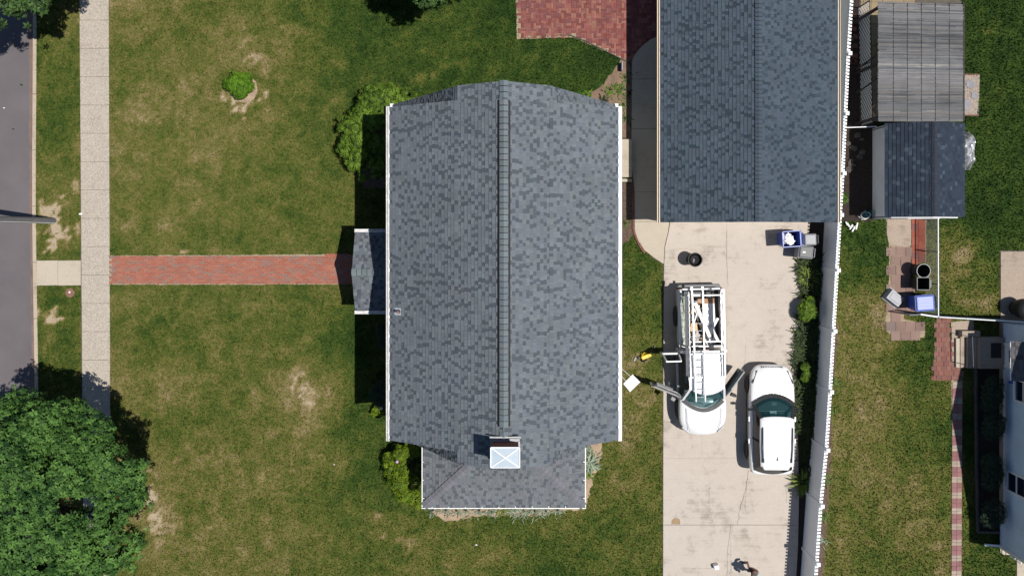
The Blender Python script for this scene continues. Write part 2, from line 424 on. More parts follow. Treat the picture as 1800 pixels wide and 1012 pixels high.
sheet('gutter_stain', jitter_poly(P2([(50, -300), (58.5, -300), (58.5, 100), (56.8, 330), (58.5, 480), (60.5, 600), (62, 700), (63, 1400), (55, 1400), (53, 600), (49, 300)]), .03, .3, 40), -.096, mat_plain('rusty_gutter_dirt', (.165, .118, .10), .95, var=.3, scale=2, fine=40))
PAVE = []            # polygons (metres) where no grass grows
KL = [(58, -400), (58, 100), (56.3, 330), (58, 480), (60, 600), (61.5, 700), (63, 1500)]
road = sheet('road', P2([(-400, -400)] + KL[:] + [(-400, 1500)]), -.10, M['asphalt'])
kerb = sheet('kerb', P2([(a, y) for a, y in KL] + [(a + 6.4, y) for a, y in KL[::-1]]), -.09, M['joint'])
def line_at(L, y):
    for (x0, y0), (x1, y1) in zip(L, L[1:]):
        if y0 <= y <= y1: return x0 + (x1 - x0) * (y - y0) / (y1 - y0)
    return L[-1][0]
yy = -130.0
while yy < 1180:
    y1 = yy + 98.5
    a, b = line_at(KL, yy), line_at(KL, y1)
    pts = P2([(a, yy + .3), (a + 6.4, yy + .3), (b + 6.4, y1 - .3), (b, y1 - .3)])
    MB().prism(pts, -.16, .025).build('kerb_stone', M['kerb'], kerb, bevel=.012)
    yy = y1
PAVE.append(P2([(0, -300), (64.2, -300), (64.4, 100), (62.7, 330), (64.4, 480), (66.4, 600), (68, 700), (69.5, 1300), (0, 1300)]))

# lawn: one sheet, with its dryness as a per-vertex value
CP = [(100,150,.42,60),(100,300,.40,60),(100,600,.40,60),(250,60,.57,90),(300,200,.54,90),(300,350,.50,90),(420,60,.54,80),(430,180,.56,60),(520,100,.43,70),
 (520,250,.47,70),(400,420,.43,60),(540,400,.46,60),(600,380,.25,45),(600,60,.27,70),(700,60,.17,70),(800,60,.19,70),(700,120,.30,50),(860,100,.20,70),
 (950,110,.16,60),(1060,110,.15,50),(250,560,.48,70),(350,560,.45,70),(450,600,.50,70),(540,690,.62,45),(500,560,.50,50),(612,600,.27,40),(640,740,.25,45),
 (300,700,.50,70),(400,720,.50,70),(275,880,.72,45),(270,830,.76,35),(350,850,.55,70),(450,900,.55,80),(560,900,.49,60),(640,830,.32,40),(700,950,.50,60),
 (800,960,.42,60),(900,960,.40,60),(1000,980,.36,60),(1080,900,.47,50),(1110,800,.55,40),(1130,740,.60,30),(1130,620,.52,40),(1130,500,.38,40),(1120,450,.25,30),
 (1500,450,.24,40),(1520,600,.60,50),(1520,700,.62,50),(1500,850,.60,50),(1560,960,.52,50),(1600,620,.20,30),(1620,700,.44,40),(1580,820,.42,50),(1620,900,.55,40),
 (1660,760,.22,25),(1660,900,.36,30),(1740,60,.15,70),(1760,250,.11,70),(1740,380,.12,50),(1690,450,.62,28),(1760,470,.35,30),(1720,520,.50,30),(1730,985,.27,30),(1640,985,.45,40),(1480,720,.55,20)]
BARE = [(88,375,20,17,.8),(98,398,14,24,.9),(84,406,18,13,.8),(104,415,20,9,.6),(90,428,12,10,.6),(70,358,9,10,.6),(136,330,8,10,.5),(138,405,6,25,.4),(78,555,22,17,.75),
 (540,690,26,20,.28),(520,655,20,8,.3),(438,70,14,9,.25),(452,112,22,20,.25),(268,880,14,40,.35),(285,905,25,35,.25),(510,50,25,10,.22),(660,905,18,8,.3),(675,945,10,8,.3),
 (705,950,30,6,.28),(430,178,26,18,.75),(1690,452,20,16,.30),(1700,480,12,10,.3),(1715,530,32,12,.26),(325,443,14,4,.7),(1120,635,16,12,.25),(1135,700,22,18,.2),
 (600,170,20,10,.2),(735,140,20,12,.25),(790,110,22,10,.2),(805,85,18,14,.15),(700,150,14,10,.35),(330,640,10,6,.2),(880,40,20,10,.15),(380,800,40,20,.12),(455,840,60,12,.12),
 (1640,960,20,8,.25),(1785,355,8,10,.2),(1745,345,8,14,.3),(1752,55,25,20,.22),(1110,790,18,25,.15),(1090,850,16,20,.18)]
def dry_at(px, py):
    w = np.zeros_like(px); s = np.zeros_like(px)
    for x, y, v, r in CP:
        g = np.exp(-((px - x) ** 2 + (py - y) ** 2) / (2 * (r * .9) ** 2)) + 1e-7; w += g; s += g * v
    d = s / w
    mx, my = px / S, py / S
    d = d + (fbm(mx, my, .42, 3) - .5) * .36 + (fbm(mx + 9, my + 5, 1.7, 8) - .5) * .34 - .005
    wob = (fbm(mx, my, 2.2, 21, 5) - .5) * 3.0 + (fbm(mx + 3, my + 7, 7.0, 27, 3) - .5) * 1.8
    for x, y, rx, ry, v in BARE:
        q = np.sqrt(((px - x) / rx) ** 2 + ((py - y) / ry) ** 2) + wob
        d = d + v * (.8 if v < .55 else 1.0) * np.clip((1.0 - q) / .35, 0, 1)
    return np.clip(d, 0.02, 1)
gx = np.arange(59, 2700, 6.5); gy = np.arange(-500, 1700, 6.5)
X, Y = np.meshgrid(gx, gy); nx, ny = len(gx), len(gy)
kx = np.interp(gy, [k[1] for k in KL], [k[0] for k in KL]) + 5.5
X[:, 0] = kx; X[:, 1] = np.maximum(X[:, 1], kx + 1)
D = dry_at(X, Y)
V = np.stack([(X - NX) / S, -(Y - NY) / S, np.zeros_like(X)], -1).reshape(-1, 3)
idx = np.arange(nx * ny).reshape(ny, nx)
F = np.stack([idx[1:, :-1], idx[1:, 1:], idx[:-1, 1:], idx[:-1, :-1]], -1).reshape(-1, 4)
lawn = struct(link('lawn', np_mesh('lawn', V, F, M['lawn'], {'dry': D.ravel()})))

# ---- sidewalk, one object per slab
sidewalk = sheet('sidewalk', P2([(139, -300), (191, -300), (194.5, 1400), (146, 1400)]), .006, M['joint'])
ys = [36 + 49.68 * k for k in range(-4, 24)]
def sx0(y): return 140.0 + .0075 * y
def sx1(y): return 191.3 + .0037 * y
for a, b in zip(ys, ys[1:]):
    o = MB().prism(P2([(sx0(a), a + .22), (sx1(a), a + .22), (sx1(b), b - .22), (sx0(b), b - .22)]), 0, .026 + random.uniform(-.004, .005)).build('slab', M['sidewalk'], sidewalk, bevel=.008)
PAVE.append(P2([(140, -300), (191, -300), (194.5, 1400), (147, 1400)]))
wlk = sheet('kerb_walk', P2([(63, 457.6), (142.6, 457.2), (143, 501.6), (64, 502)]), .004, M['joint'])
for a, b in ((64.6, 101.8), (102.2, 142.3)):
    MB().prism(P2([(a, 458), (b, 457.6), (b, 501.2), (a, 501.7)]), 0, .022).build('slab', M['walk'], wlk, bevel=.008)
PAVE.append(P2([(60, 457), (144, 457), (144, 502), (60, 502)]))

# ---- bricks
def lay(parent, poly, z, cells, tones, mat, name='brick', h=.05, limit=300, rnd=None, world=False):
    """cells: (cx, cy, lx, ly) bricks; the first `limit` are objects, the rest one stuff part"""
    rnd = rnd or random.Random(3); cx = np.array([c[0] for c in cells]); cy = np.array([c[1] for c in cells])
    ok = inpoly(cx, cy, poly); cells = [c for c, k in zip(cells, ok) if k]
    cells.sort(key=lambda c: c[0] ** 2 + c[1] ** 2)          # nearest to the lens first
    tpl = {}; rest = MB()
    for i, (x, y, lx, ly) in enumerate(cells):
        tn = rnd.randrange(len(tones)); dz = rnd.uniform(-.006, .005); rz = rnd.gauss(0, .018)
        x += rnd.gauss(0, .003); y += rnd.gauss(0, .003)
        if i < limit:
            key = (round(lx, 3), round(ly, 3), tn)
            if key not in tpl:
                tpl[key] = MB().box((0, 0, 0), (lx, ly, h), col=tones[tn]).mesh(name, mat)
            o = bpy.data.objects.new(name, tpl[key]); COL.objects.link(o); o.parent = parent
            o.location = Vector((x, y, z + dz - h / 2)) - (parent.location if parent.parent is None else Vector())
            o.rotation_euler = (rnd.gauss(0, .012), rnd.gauss(0, .012), rz)
        else:
            rest.box((x, y, z + dz - h / 2), (lx, ly, h), rz=rz, col=tones[tn])
    if rest.f:
        rest.build(name + 's', mat, parent, kind='stuff', world=True)
    return len(cells)
def running(x0, x1, y0, y1, L, Wd, g, along='x'):
    out = []; r = 0; p = y0 + Wd / 2 if along == 'x' else x0 + Wd / 2
    lim = y1 if along == 'x' else x1
    while p < lim + Wd * .3:
        q = (x0 if along == 'x' else y0) + (L / 2 if r % 2 else 0)
        while q < (x1 if along == 'x' else y1) + L * .5:
            out.append((q, p, L - g, Wd - g) if along == 'x' else (p, q, Wd - g, L - g)); q += L
        p += Wd; r += 1
    return out
def weave(x0, x1, y0, y1, L, g):
    out = []; i = 0
    nxx = int((x1 - x0) / L) + 1; nyy = int((y1 - y0) / L) + 1
    for a in range(nxx):
        for b in range(nyy):
            cx, cy = x0 + (a + .5) * L, y0 + (b + .5) * L
            if (a + b) % 2: out += [(cx, cy - L / 4, L - g, L / 2 - g), (cx, cy + L / 4, L - g, L / 2 - g)]
            else: out += [(cx - L / 4, cy, L / 2 - g, L - g), (cx + L / 4, cy, L / 2 - g, L - g)]
    return out
PATHP = P2([(193, 450.5), (400, 449.5), (620, 447.5), (690, 447), (690, 497.5), (400, 498.3), (195, 498.8)])
bpath = sheet('brick_path', jitter_poly(P2([(192.5, 449), (400, 448), (690, 446), (690, 499.5), (400, 500), (194, 500.5)]), .02, .3, 1), .005, M['sand'])
RED = [(.31,.11,.075),(.33,.125,.085),(.29,.105,.075),(.27,.11,.085),(.30,.13,.095),(.25,.125,.10),(.23,.14,.115),(.32,.115,.08),(.29,.10,.068),(.30,.115,.08)]
lay(bpath, PATHP, .028, running(GX(193) + .09, GX(690), GY(498.6), GY(449), .228, .1075, .009), RED, M['brick'])
PAVE.append(PATHP)
PATIO = P2([(907, -250), (1160, -250), (1160, 110), (1106, 108), (1085, 97), (1045, 78), (1010, 63), (912, 66)])
patio = sheet('brick_patio', jitter_poly(P2([(904, -250), (1160, -250), (1160, 112), (1107, 111), (1083, 100), (1043, 81), (1008, 66), (908, 69)]), .02, .3, 2), .005, M['sand'])
PUR = [(.21,.074,.065),(.23,.08,.068),(.19,.07,.066),(.25,.095,.076),(.17,.064,.063),(.27,.118,.092),(.215,.084,.075),(.195,.064,.057),(.25,.115,.085),(.175,.05,.043),(.165,.055,.05),(.15,.055,.055)]
lay(patio, PATIO, .028, weave(GX(907), GX(1160), GY(112), GY(-60), .215, .008), PUR, M['brick'], rnd=random.Random(5))
PAVE.append(PATIO)
# dark edging strip along the patio's slanted edge
mb = MB(); e = [(985, 62), (1003, 62.5), (1030, 73), (1060, 88), (1086, 101), (1106, 110)]
for a, b in zip(e, e[1:]): mb.bar(W(*a, .03), W(*b, .03), .03, .1)
tag(mb.build('patio_edging', M['greytimber']), 'thin dark edging strip along the slanted edge of the brick patio', 'edging')

# ---- walkway beside the garage
WALK = P2([(1110, 262), (1110.5, 110), (1114, 100), (1121, 90), (1131, 79), (1145, 69), (1160, 63), (1230, 60), (1230, 384), (1177, 386), (1174, 408), (1168, 432), (1166.5, 464), (1150, 453), (1133, 440), (1121, 422), (1115.5, 405), (1114.5, 330), (1111, 300)])
walkway = sheet('walkway', P2([(1109, 262), (1109.5, 108), (1130, 78), (1160, 61), (1232, 58), (1232, 386), (1178, 388), (1167, 466), (1148, 454), (1120, 424), (1113, 330)]), .008, M['joint'])
cuts = [-400, 139.5, 226.5, 337.5, 389.5, 480]
for a, b in zip(cuts, cuts[1:]):
    q = rect(WALK, -99, 99, GY(b) + .006, GY(a) - .006)
    if q: MB().prism(q, 0, .036).build('slab', M['walk'], walkway, bevel=.006)
PAVE.append(WALK)
mb = MB(); bed = thing('brick_edging', W(1114, 400), 'row of bricks on edge curving along the garage walkway', 'edging')
ex = [(1112, 322), (1112.5, 360), (1113, 400), (1116.5, 414), (1122, 428), (1132, 443)]
def along(pts, step):
    pts = [Vector((GX(x), GY(y), 0)) for x, y in pts]; out = []; carry = 0
    for a, b in zip(pts, pts[1:]):
        L = (b - a).length; d = (b - a) / L; t = carry
        while t < L: out.append((a + d * t, math.atan2(d.y, d.x))); t += step
        carry = t - L
    return out
tp = [MB().box((0, 0, 0), (.205, .085, .10), col=c).mesh('brick', M['brick']) for c in ((.17,.075,.06),(.20,.09,.07),(.14,.07,.06))]
for p, a in along(ex, .215):
    o = bpy.data.objects.new('brick', random.choice(tp)); COL.objects.link(o); o.parent = bed
    o.location = p + Vector((0, 0, .02)) - bed.location; o.rotation_euler = (random.gauss(0, .04), random.gauss(0, .04), a)

# ---- driveway
DRV = P2([(1178.5, 380), (1178, 388), (1175, 408), (1169, 433), (1167.2, 466), (1166, 600), (1165, 1400), (1378, 1400), (1402, 960), (1404, 870), (1402, 760), (1406, 600), (1413, 470), (1424, 390), (1424, 380)])
drive = sheet('driveway', P2([(1177, 380), (1165, 466), (1164, 1400), (1380, 1400), (1404, 960), (1404, 600), (1414, 470), (1425, 380)]), .008, M['joint'])
rows = [-400, 693, 805, 921.5, 1050, 1400]
for i, (a, b) in enumerate(zip(rows, rows[1:])):
    sx = [(1160, 1277.5), (1277.5, 1500)] if i < 1 else [(1160, 1233.5), (1233.5, 1500)] if i == 1 else [(1160, 1500)] if i == 2 else [(1160, 1284), (1284, 1500)]
    for c, d in sx:
        q = rect(DRV, GX(c) + .0025, GX(d) - .0025, GY(b) + (.003 if b != 921.5 else .008), GY(a) - (.003 if a != 921.5 else .008))
        if q: MB().prism(q, 0, .034 + random.uniform(-.002, .002)).build('slab', M['drive'], drive)
def crack(parent, pts, w=.011, z=.0405, seed=1, mat='joint'):
    r = random.Random(seed); P = [Vector((GX(x), GY(y), z)) for x, y in pts]; Q = []
    for a, b in zip(P, P[1:]):
        n = max(2, int((b - a).length / .12)); nn = Vector((-(b - a).y, (b - a).x, 0)).normalized()
        for k in range(n): Q.append(a.lerp(b, k / n) + nn * r.gauss(0, .016))
    Q.append(P[-1]); mb = MB(); rows = []
    for k, p in enumerate(Q):
        d = (Q[min(k + 1, len(Q) - 1)] - Q[max(k - 1, 0)]).normalized(); nn = Vector((-d.y, d.x, 0)); ww = w * r.uniform(.35, 1.1) / 2
        rows.append([p - nn * ww, p + nn * ww])
    mb.grid(rows); return mb.build('crack', M[mat], parent, recalc=False)
for s, (pts, w) in enumerate([([(1316, 825), (1310, 862), (1300, 893), (1296, 921)], .013), ([(1311, 855), (1310, 890), (1310, 900)], .008), ([(1246, 855), (1246, 890), (1252, 912), (1254, 921)], .009),
        ([(1240, 805), (1233, 815), (1240, 825)], .008), ([(1284, 922), (1279, 960), (1277, 1012)], .010), ([(1286, 985), (1286, 1005)], .01), ([(1205, 998), (1250, 997)], .008),
        ([(1277, 405), (1276, 440), (1280, 500)], .011), ([(1310, 590), (1309, 660)], .006), ([(1380, 850), (1382, 882)], .008), ([(1172, 440), (1200, 436), (1225, 440)], .006)]):
    crack(drive, pts, w, seed=s)
sp = P2([(1180, 920), (1180.5, 914), (1184, 910), (1189, 909), (1194, 911), (1195.5, 916), (1195, 920.5)])
sheet('rust_stain', sp, .0395, mat_plain('tan_stain', (.30, .21, .125), .9, var=.2), None, drive)
PAVE.append(DRV)

# ---- stoop by the side door
st = thing('side_stoop', W(1100, 285), 'pale concrete side step against the house beside the dark walkway', 'step')
MB().box(W(1093, 278.5, .11), (.84, 1.62, .22)).build('landing', M['walk'], st, world=True, bevel=.01)
MB().box(W(1093, 317.2, .05), (.86, .13, .1)).build('lower_step', M['walk'], st, world=True, bevel=.01)
PAVE.append(P2([(1080, 243), (1111, 243), (1111, 321), (1080, 321)]))

# ---- beds
def bed_sheet(name, pts, mat, z=.006, amp=.05, seed=0, thin=True):
    q = jitter_poly(P2(pts), amp, .15, seed); o = sheet(name, q, z, mat); PAVE.append(P2(pts)); return o
bed_sheet('mulch_bed', [(1070, 321), (1111.5, 321), (1113, 402), (1116, 412), (1104, 422), (1092, 432), (1070, 440)], M['mulch'], seed=2)
bed_sheet('dirt_bed', [(1030, 178), (1046, 158), (1066, 140), (1078, 122), (1090, 104), (1104, 108), (1109, 120), (1110, 246), (1070, 246), (1060, 190)], M['soil'], seed=3, amp=.09)
bed_sheet('planting_strip', [(755, 870), (757, 897), (768, 904), (776, 914), (796, 916), (815, 909), (850, 906), (960, 905), (985, 899), (1028, 894), (1035, 868), (1046, 838), (1058, 802), (1060, 770), (1000, 770)], M['palesoil'], seed=4, amp=.07)
bed_sheet('bush_soil', [(632, 165), (700, 160), (720, 190), (720, 330), (640, 330), (612, 260)], M['mulch'], seed=5, amp=.1)
FENCE = [(1505, -114), (1499, -9), (1492.5, 95), (1487.5, 200), (1482.5, 305), (1478, 378), (1472.5, 475), (1466.5, 581.5), (1460.5, 688), (1454, 790), (1444, 888), (1437, 990), (1430, 1092)]   # post tops in the picture
FG = [(NX + (x - NX) * (1 - 1.8 / HC), NY + (y - NY) * (1 - 1.8 / HC)) for x, y in FENCE]                      # their feet on the ground
FB = lambda y: float(np.interp(y, [q[1] for q in FG], [q[0] for q in FG]))
bed_sheet('fence_border', [(1425, 385), (1424.5, 392), (1413, 470), (1405, 600), (1402, 760), (1404, 870), (1402, 960), (1394, 1060), (FB(1060), 1060), (FB(960), 960), (FB(880), 880), (FB(780), 780), (FB(600), 600), (FB(390), 390)], M['shademulch'], .010, .03, 6)
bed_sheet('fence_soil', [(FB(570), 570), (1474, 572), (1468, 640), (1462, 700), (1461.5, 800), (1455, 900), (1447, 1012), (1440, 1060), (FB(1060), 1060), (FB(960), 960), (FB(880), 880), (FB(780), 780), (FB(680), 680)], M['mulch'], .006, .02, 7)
bed_sheet('shaded_bed', [(1466, -60), (1512, -60), (1512, 215), (1540, 215), (1540, 388), (1490, 390), (1460, 384)], M['shademulch'], .006, .06, 8)
bed_sheet('neighbour_bed', [(1716, 646), (1770, 646), (1770, 936), (1719, 936), (1717, 800)], M['shademulch'], .006, .03, 9)

# ---- yard beyond the fence
pad = sheet('concrete_pad', P2([(1757, 440), (1900, 440), (1900, 565), (1757, 565)]), .008, M['joint'])
for a, b in ((1758, 1828), (1828.6, 1900)): MB().prism(P2([(a, 442), (b, 442), (b, 564), (a, 564)]), 0, .05).build('slab', M['oldconc'], pad, bevel=.008)
PAVE.append(P2([(1757, 441), (1900, 441), (1900, 566), (1757, 566)]))
opad = sheet('old_path', jitter_poly(P2([(1557, 384), (1602, 384), (1600, 433), (1563, 434), (1558, 410)]), .03, .2, 11), .006, M['sand'])
MB().prism(jitter_poly(P2([(1559, 385), (1601, 385), (1601, 431), (1584, 433), (1562, 428), (1558.5, 410)]), .012, .15, 12), 0, .03).build('slab', M['oldconc'], opad)
PAVE.append(P2([(1557, 380), (1602, 380), (1601, 434), (1560, 434)]))
PV = [(.215,.145,.12),(.235,.155,.13),(.20,.135,.115),(.245,.17,.14),(.19,.14,.125)]
PAVP = P2([(1563, 432), (1600, 432), (1601, 545), (1590, 552), (1589, 560), (1612, 566), (1626, 580), (1625, 592), (1610, 596), (1570, 595), (1558, 580), (1557, 556), (1562, 545)])
pav = sheet('paver_path', jitter_poly(PAVP, .03, .15, 13), .005, M['sand'])
lay(pav, PAVP, .03, running(GX(1557), GX(1630), GY(598), GY(430), .42, .40, .012), PV, M['paver'], 'paver', rnd=random.Random(9))
PAVE.append(PAVP)
BRP = P2([(1601, 384), (1629, 384), (1628, 440), (1628, 462), (1598, 462), (1600, 440)])
rp = sheet('red_brick_strip', jitter_poly(BRP, .03, .2, 14), .005, M['soil'])
RD2 = [(.26,.075,.05),(.29,.09,.06),(.22,.07,.055),(.19,.08,.07)]
lay(rp, BRP, .03, running(GX(1602), GX(1628), GY(461), GY(386), .30, .29, .012, 'y'), RD2, M['brick'], 'paver', rnd=random.Random(10))
PAVE.append(BRP)
SQ = P2([(1644, 562), (1668, 560), (1672, 600), (1674, 645), (1692, 648), (1692, 668), (1641, 668), (1640, 640), (1645, 600)])
sq = sheet('paver_terrace', jitter_poly(SQ, .03, .15, 15), .005, M['soil'])
RD3 = [(.20,.09,.07),(.225,.10,.08),(.18,.082,.068),(.21,.11,.09),(.17,.085,.072)]
lay(sq, SQ, .03, running(GX(1641), GX(1693), GY(668), GY(559), .215, .205, .010), RD3, M['brick'], 'paver', rnd=random.Random(11))
PAVE.append(SQ)
rg = sheet('rough_path', jitter_poly(P2([(1672, 566), (1711, 562), (1711, 586), (1686, 588), (1684, 640), (1674, 644), (1673, 600)]), .02, .12, 16), .010, M['oldconc'])
PAVE.append(P2([(1672, 563), (1712, 562), (1712, 588), (1686, 588), (1684, 646), (1673, 646)]))
# stepping path, red squares between double rows of small pale pavers
col = sheet('garden_path', P2([(1672, 668), (1692, 668), (1690.5, 800), (1689.5, 1400), (1671.5, 1400), (1673.5, 800)]), .005, M['sand'])
RK = [(.25,.125,.125),(.27,.14,.14),(.23,.115,.115)]; BG = [(.34,.27,.22),(.37,.30,.245),(.31,.25,.21)]
tpl = {}
def put(parent, x, y, lx, ly, c, mat='paver', name='paver', z=.03):
    k = (lx, ly, c)
    if k not in tpl: tpl[k] = MB().box((0, 0, 0), (lx, ly, .05), col=c).mesh(name, M[mat])
    o = bpy.data.objects.new(name, tpl[k]); COL.objects.link(o); o.parent = parent
    o.location = Vector((x, y, z - .025 + random.uniform(-.004, .004))); o.rotation_euler = (random.gauss(0, .015), random.gauss(0, .015), random.gauss(0, .02))
y = 671.0
while y < 1075:
    cx = 1682.3 - (y - 670) * .0045
    for i in (-1, 1):
        for j in (0, 1):
            put(col, GX(cx + i * 4.5), GY(y + 2.7 + j * 5.3), .205, .118, random.choice(BG))
            put(col, GX(cx + i * 4.5), GY(y + 11.2 + 4.2 + j * 8.4), .208, .195, random.choice(RK))
    y += 27.6
PAVE.append(P2([(1672, 668), (1692, 668), (1690, 800), (1689, 1400), (1671, 1400), (1673, 800)]))
# gravel pad with flagstones beside the patio cover
gp = sheet('gravel_pad', P2([(1690, 132), (1722, 132), (1721, 170), (1717, 202), (1690, 202)]), .008, M['oldconc'])
for nm, pts in (('flagstone', [(1697, 143), (1703, 141), (1713, 144), (1714, 152), (1706, 157), (1698, 153)]), ('flagstone', [(1707, 163), (1716, 161), (1719, 172), (1713, 175), (1706, 172)]), ('flagstone', [(1694, 176), (1704, 174), (1706, 188), (1699, 196), (1693, 192)])):
    MB().prism(P2(pts), 0, .045).build(nm, M['slate'], gp, bevel=.01)
for y in (131.5, 203):
    for x in np.arange(1694, 1722, 4.8): put(gp, GX(x), GY(y), .10, .05, random.choice(RD3), 'brick', 'brick', .05)
mb = MB()
for k in range(1300):
    x, y = random.uniform(1691, 1720), random.uniform(133, 201); r = random.uniform(.012, .03); g = random.choice([(.5,.45,.40),(.42,.36,.31),(.6,.57,.52),(.36,.30,.26),(.52,.44,.38)])
    c = Vector((GX(x), GY(y), .008)); a = random.random() * 3
    b = [c + Vector((math.cos(a + t) * r, math.sin(a + t) * r * .8, 0)) for t in (0, 1.57, 3.14, 4.71)]
    mb.hull8(b, [c + (q - c) * .5 + Vector((0, 0, r * .9)) for q in b], g)
mb.build('gravel', M['pebble'], gp, kind='stuff')
PAVE.append(P2([(1685, 130), (1722, 130), (1718, 204), (1685, 204)]))
ap = sheet('corner_path', P2([(1786, 979), (1900, 979), (1900, 1400), (1786, 1400)]), .006, M['joint'])
MB().prism(P2([(1787, 980), (1900, 980), (1900, 1400), (1787, 1400)]), 0, .035).build('slab', M['walk'], ap)
MB().prism(P2([(1757, 957), (1780, 957), (1783, 974), (1764, 974), (1758, 970)]), 0, .04).build('slab', M['walk'], ap)
PAVE.append(P2([(1786, 979), (1900, 979), (1900, 1400), (1786, 1400)])); PAVE.append(P2([(1756, 940), (1783, 940), (1783, 974), (1760, 974)]))
# footprints of buildings
PAVE += [P2([(700, 205), (1075, 205), (1075, 735), (700, 735)]), P2([(760, 735), (1012, 735), (1012, 850), (760, 850)]), P2([(1145, -300), (1435, -300), (1435, 388), (1145, 388)]), P2([(1535, 216), (1655, 216), (1655, 384), (1535, 384)]), P2([(1520, -60), (1690, -60), (1690, 216), (1520, 216)]), P2([(1757, 567), (1990, 567), (1990, 957), (1757, 957)]), P2([(1684, 575), (1760, 575), (1760, 648), (1684, 648)])]
pf = sheet('patio_floor', P2([(1511, -20), (1690, -20), (1690, 214), (1511, 214)]), .008, M['joint'])
k = 0
for a in range(1513, 1590, 19):
    for b in range(-14, 205, 19):
        put(pf, GX(a + 9), GY(b + 9), .452, .452, (.27, .21, .13) if k % 3 else (.25, .19, .125)); k += 1
# ---- grass blades
def grass():
    n = 470000; r = np.random.default_rng(5)
    px = r.uniform(56, 1830, n); py = r.uniform(-25, 1040, n); x = (px - NX) / S; y = -(py - NY) / S
    bad = np.zeros(n, bool)
    ex = x + r.normal(0, .028, n); ey = y + r.normal(0, .028, n)          # ragged edges
    for p in PAVE: bad |= inpoly(ex, ey, p)
    d = dry_at(px, py); bad |= r.random(n) < np.clip((d - .72) / .22, 0, .97)
    x, y, d = x[~bad], y[~bad], d[~bad]; n = len(x)
    a = r.uniform(0, 2 * math.pi, n); h = r.uniform(.04, .11, n) * (1.15 - .5 * d); w = r.uniform(.010, .030, n); lean = r.uniform(.01, .055, n); la = r.uniform(0, 2 * math.pi, n)
    dx, dy = np.cos(a) * w, np.sin(a) * w; tx, ty = np.cos(la) * lean, np.sin(la) * lean; z = np.zeros(n)
    v = np.stack([np.stack([x - dx, y - dy, z], -1), np.stack([x + dx, y + dy, z], -1), np.stack([x + tx, y + ty, h], -1)], 1).reshape(-1, 3)
    o = link('grass', np_mesh('grass', v, np.arange(n * 3).reshape(-1, 3), M['blade'], {'dry': np.repeat(d, 3), 'rnd': np.repeat(r.random(n), 3)}), kind='stuff')
    return o
grass()
# ================================================================== ROOFS
def frame(P, U, V):
    N = U.cross(V).normalized(); return N
class Roofer:
    """lays shingles course by course on sloping planes; nearest ones become objects, the rest one stuff part"""
    def __init__(s, light, dark, e=.142, pd=.36, seed=1, widths=(.10, .14, .18, .23)):
        s.l = light; s.d = dark; s.e = e; s.pd = pd; s.r = random.Random(seed); s.it = []; s.w = widths
    def plane(s, P, U, V, ulen, vlen, lo=None, hi=None):
        """P eave corner, U along the eave, V up the slope; lo/hi(v) give the u limits of the course"""
        P, U, V = Vector(P), Vector(U).normalized(), Vector(V).normalized(); N = U.cross(V).normalized()
        if N.z < 0: N = -N
        j = 0; prev = -1
        while j * s.e < vlen - .02:
            v = j * s.e; ee = min(s.e, vlen - v)
            a = lo(v + s.e / 2) if lo else 0.0; b = hi(v + s.e / 2) if hi else ulen
            u = a - s.r.uniform(0, .15)
            while u < b:
                w = s.r.choice(s.w); u0, u1 = max(u, a), min(u + w, b)
                if u1 - u0 > .012:
                    dk = s.r.random() < (s.pd * 1.2 if prev != 1 else s.pd * .25)
                    if dk: w = min(w, s.w[-3]); u1 = min(u + w, b)
                    prev = 1 if dk else 0
                    t = (.001 if dk else .017) + s.r.uniform(0, .006)
                    tn = s.r.choice(s.d if dk else s.l)
                    s.it.append((P + U * u0 + V * v, U, V, N, u1 - u0, ee, t, tn, abs((u1 - u0) - w) < 1e-6 and ee == s.e))
                u += w
            j += 1
        return s
    @staticmethod
    def tab(mb, P, U, V, N, w, e, t, col):
        g = .0022
        b = [P + U * g, P + U * (w - g), P + U * (w - g) + V * (e + .03), P + U * g + V * (e + .03)]
        tp = [b[0] + N * (t + .006), b[1] + N * (t + .006), b[2] + N * .001, b[3] + N * .001]
        mb.hull8([q - N * .002 for q in b], tp, col)
    def finish(s, parent, limit, name='shingle', mat='shingle'):
        cam_p = Vector((0, 0, HC)); full = [i for i in s.it if i[8]]; full.sort(key=lambda i: (i[0] - cam_p).length)
        single = full[:limit]; ids = set(id(i) for i in single); tpl = {}; rest = MB()
        for i in s.it:
            P, U, V, N, w, e, t, tn, _ = i
            if id(i) in ids:
                k = (round(w, 3), round(t, 3), tn)
                if k not in tpl:
                    mb = MB(); s.tab(mb, Vector(), Vector((1, 0, 0)), Vector((0, 1, 0)), Vector((0, 0, 1)), w, e, t, tn); tpl[k] = mb.mesh(name, M[mat])
                o = bpy.data.objects.new(name, tpl[k]); COL.objects.link(o); o.parent = parent
                NN = U.cross(V); 
                mt = Matrix(((U.x, V.x, N.x, P.x), (U.y, V.y, N.y, P.y), (U.z, V.z, N.z, P.z), (0, 0, 0, 1)))
                if NN.dot(N) < 0:                       # keep it right-handed: run the tab the other way
                    Q = P + U * w; mt = Matrix(((-U.x, V.x, N.x, Q.x), (-U.y, V.y, N.y, Q.y), (-U.z, V.z, N.z, Q.z), (0, 0, 0, 1)))
                o.matrix_basis = mt
            else: s.tab(rest, P, U, V, N, w, e, t, tn)
        if rest.f: rest.build(name + 's', M[mat], parent, kind='stuff')
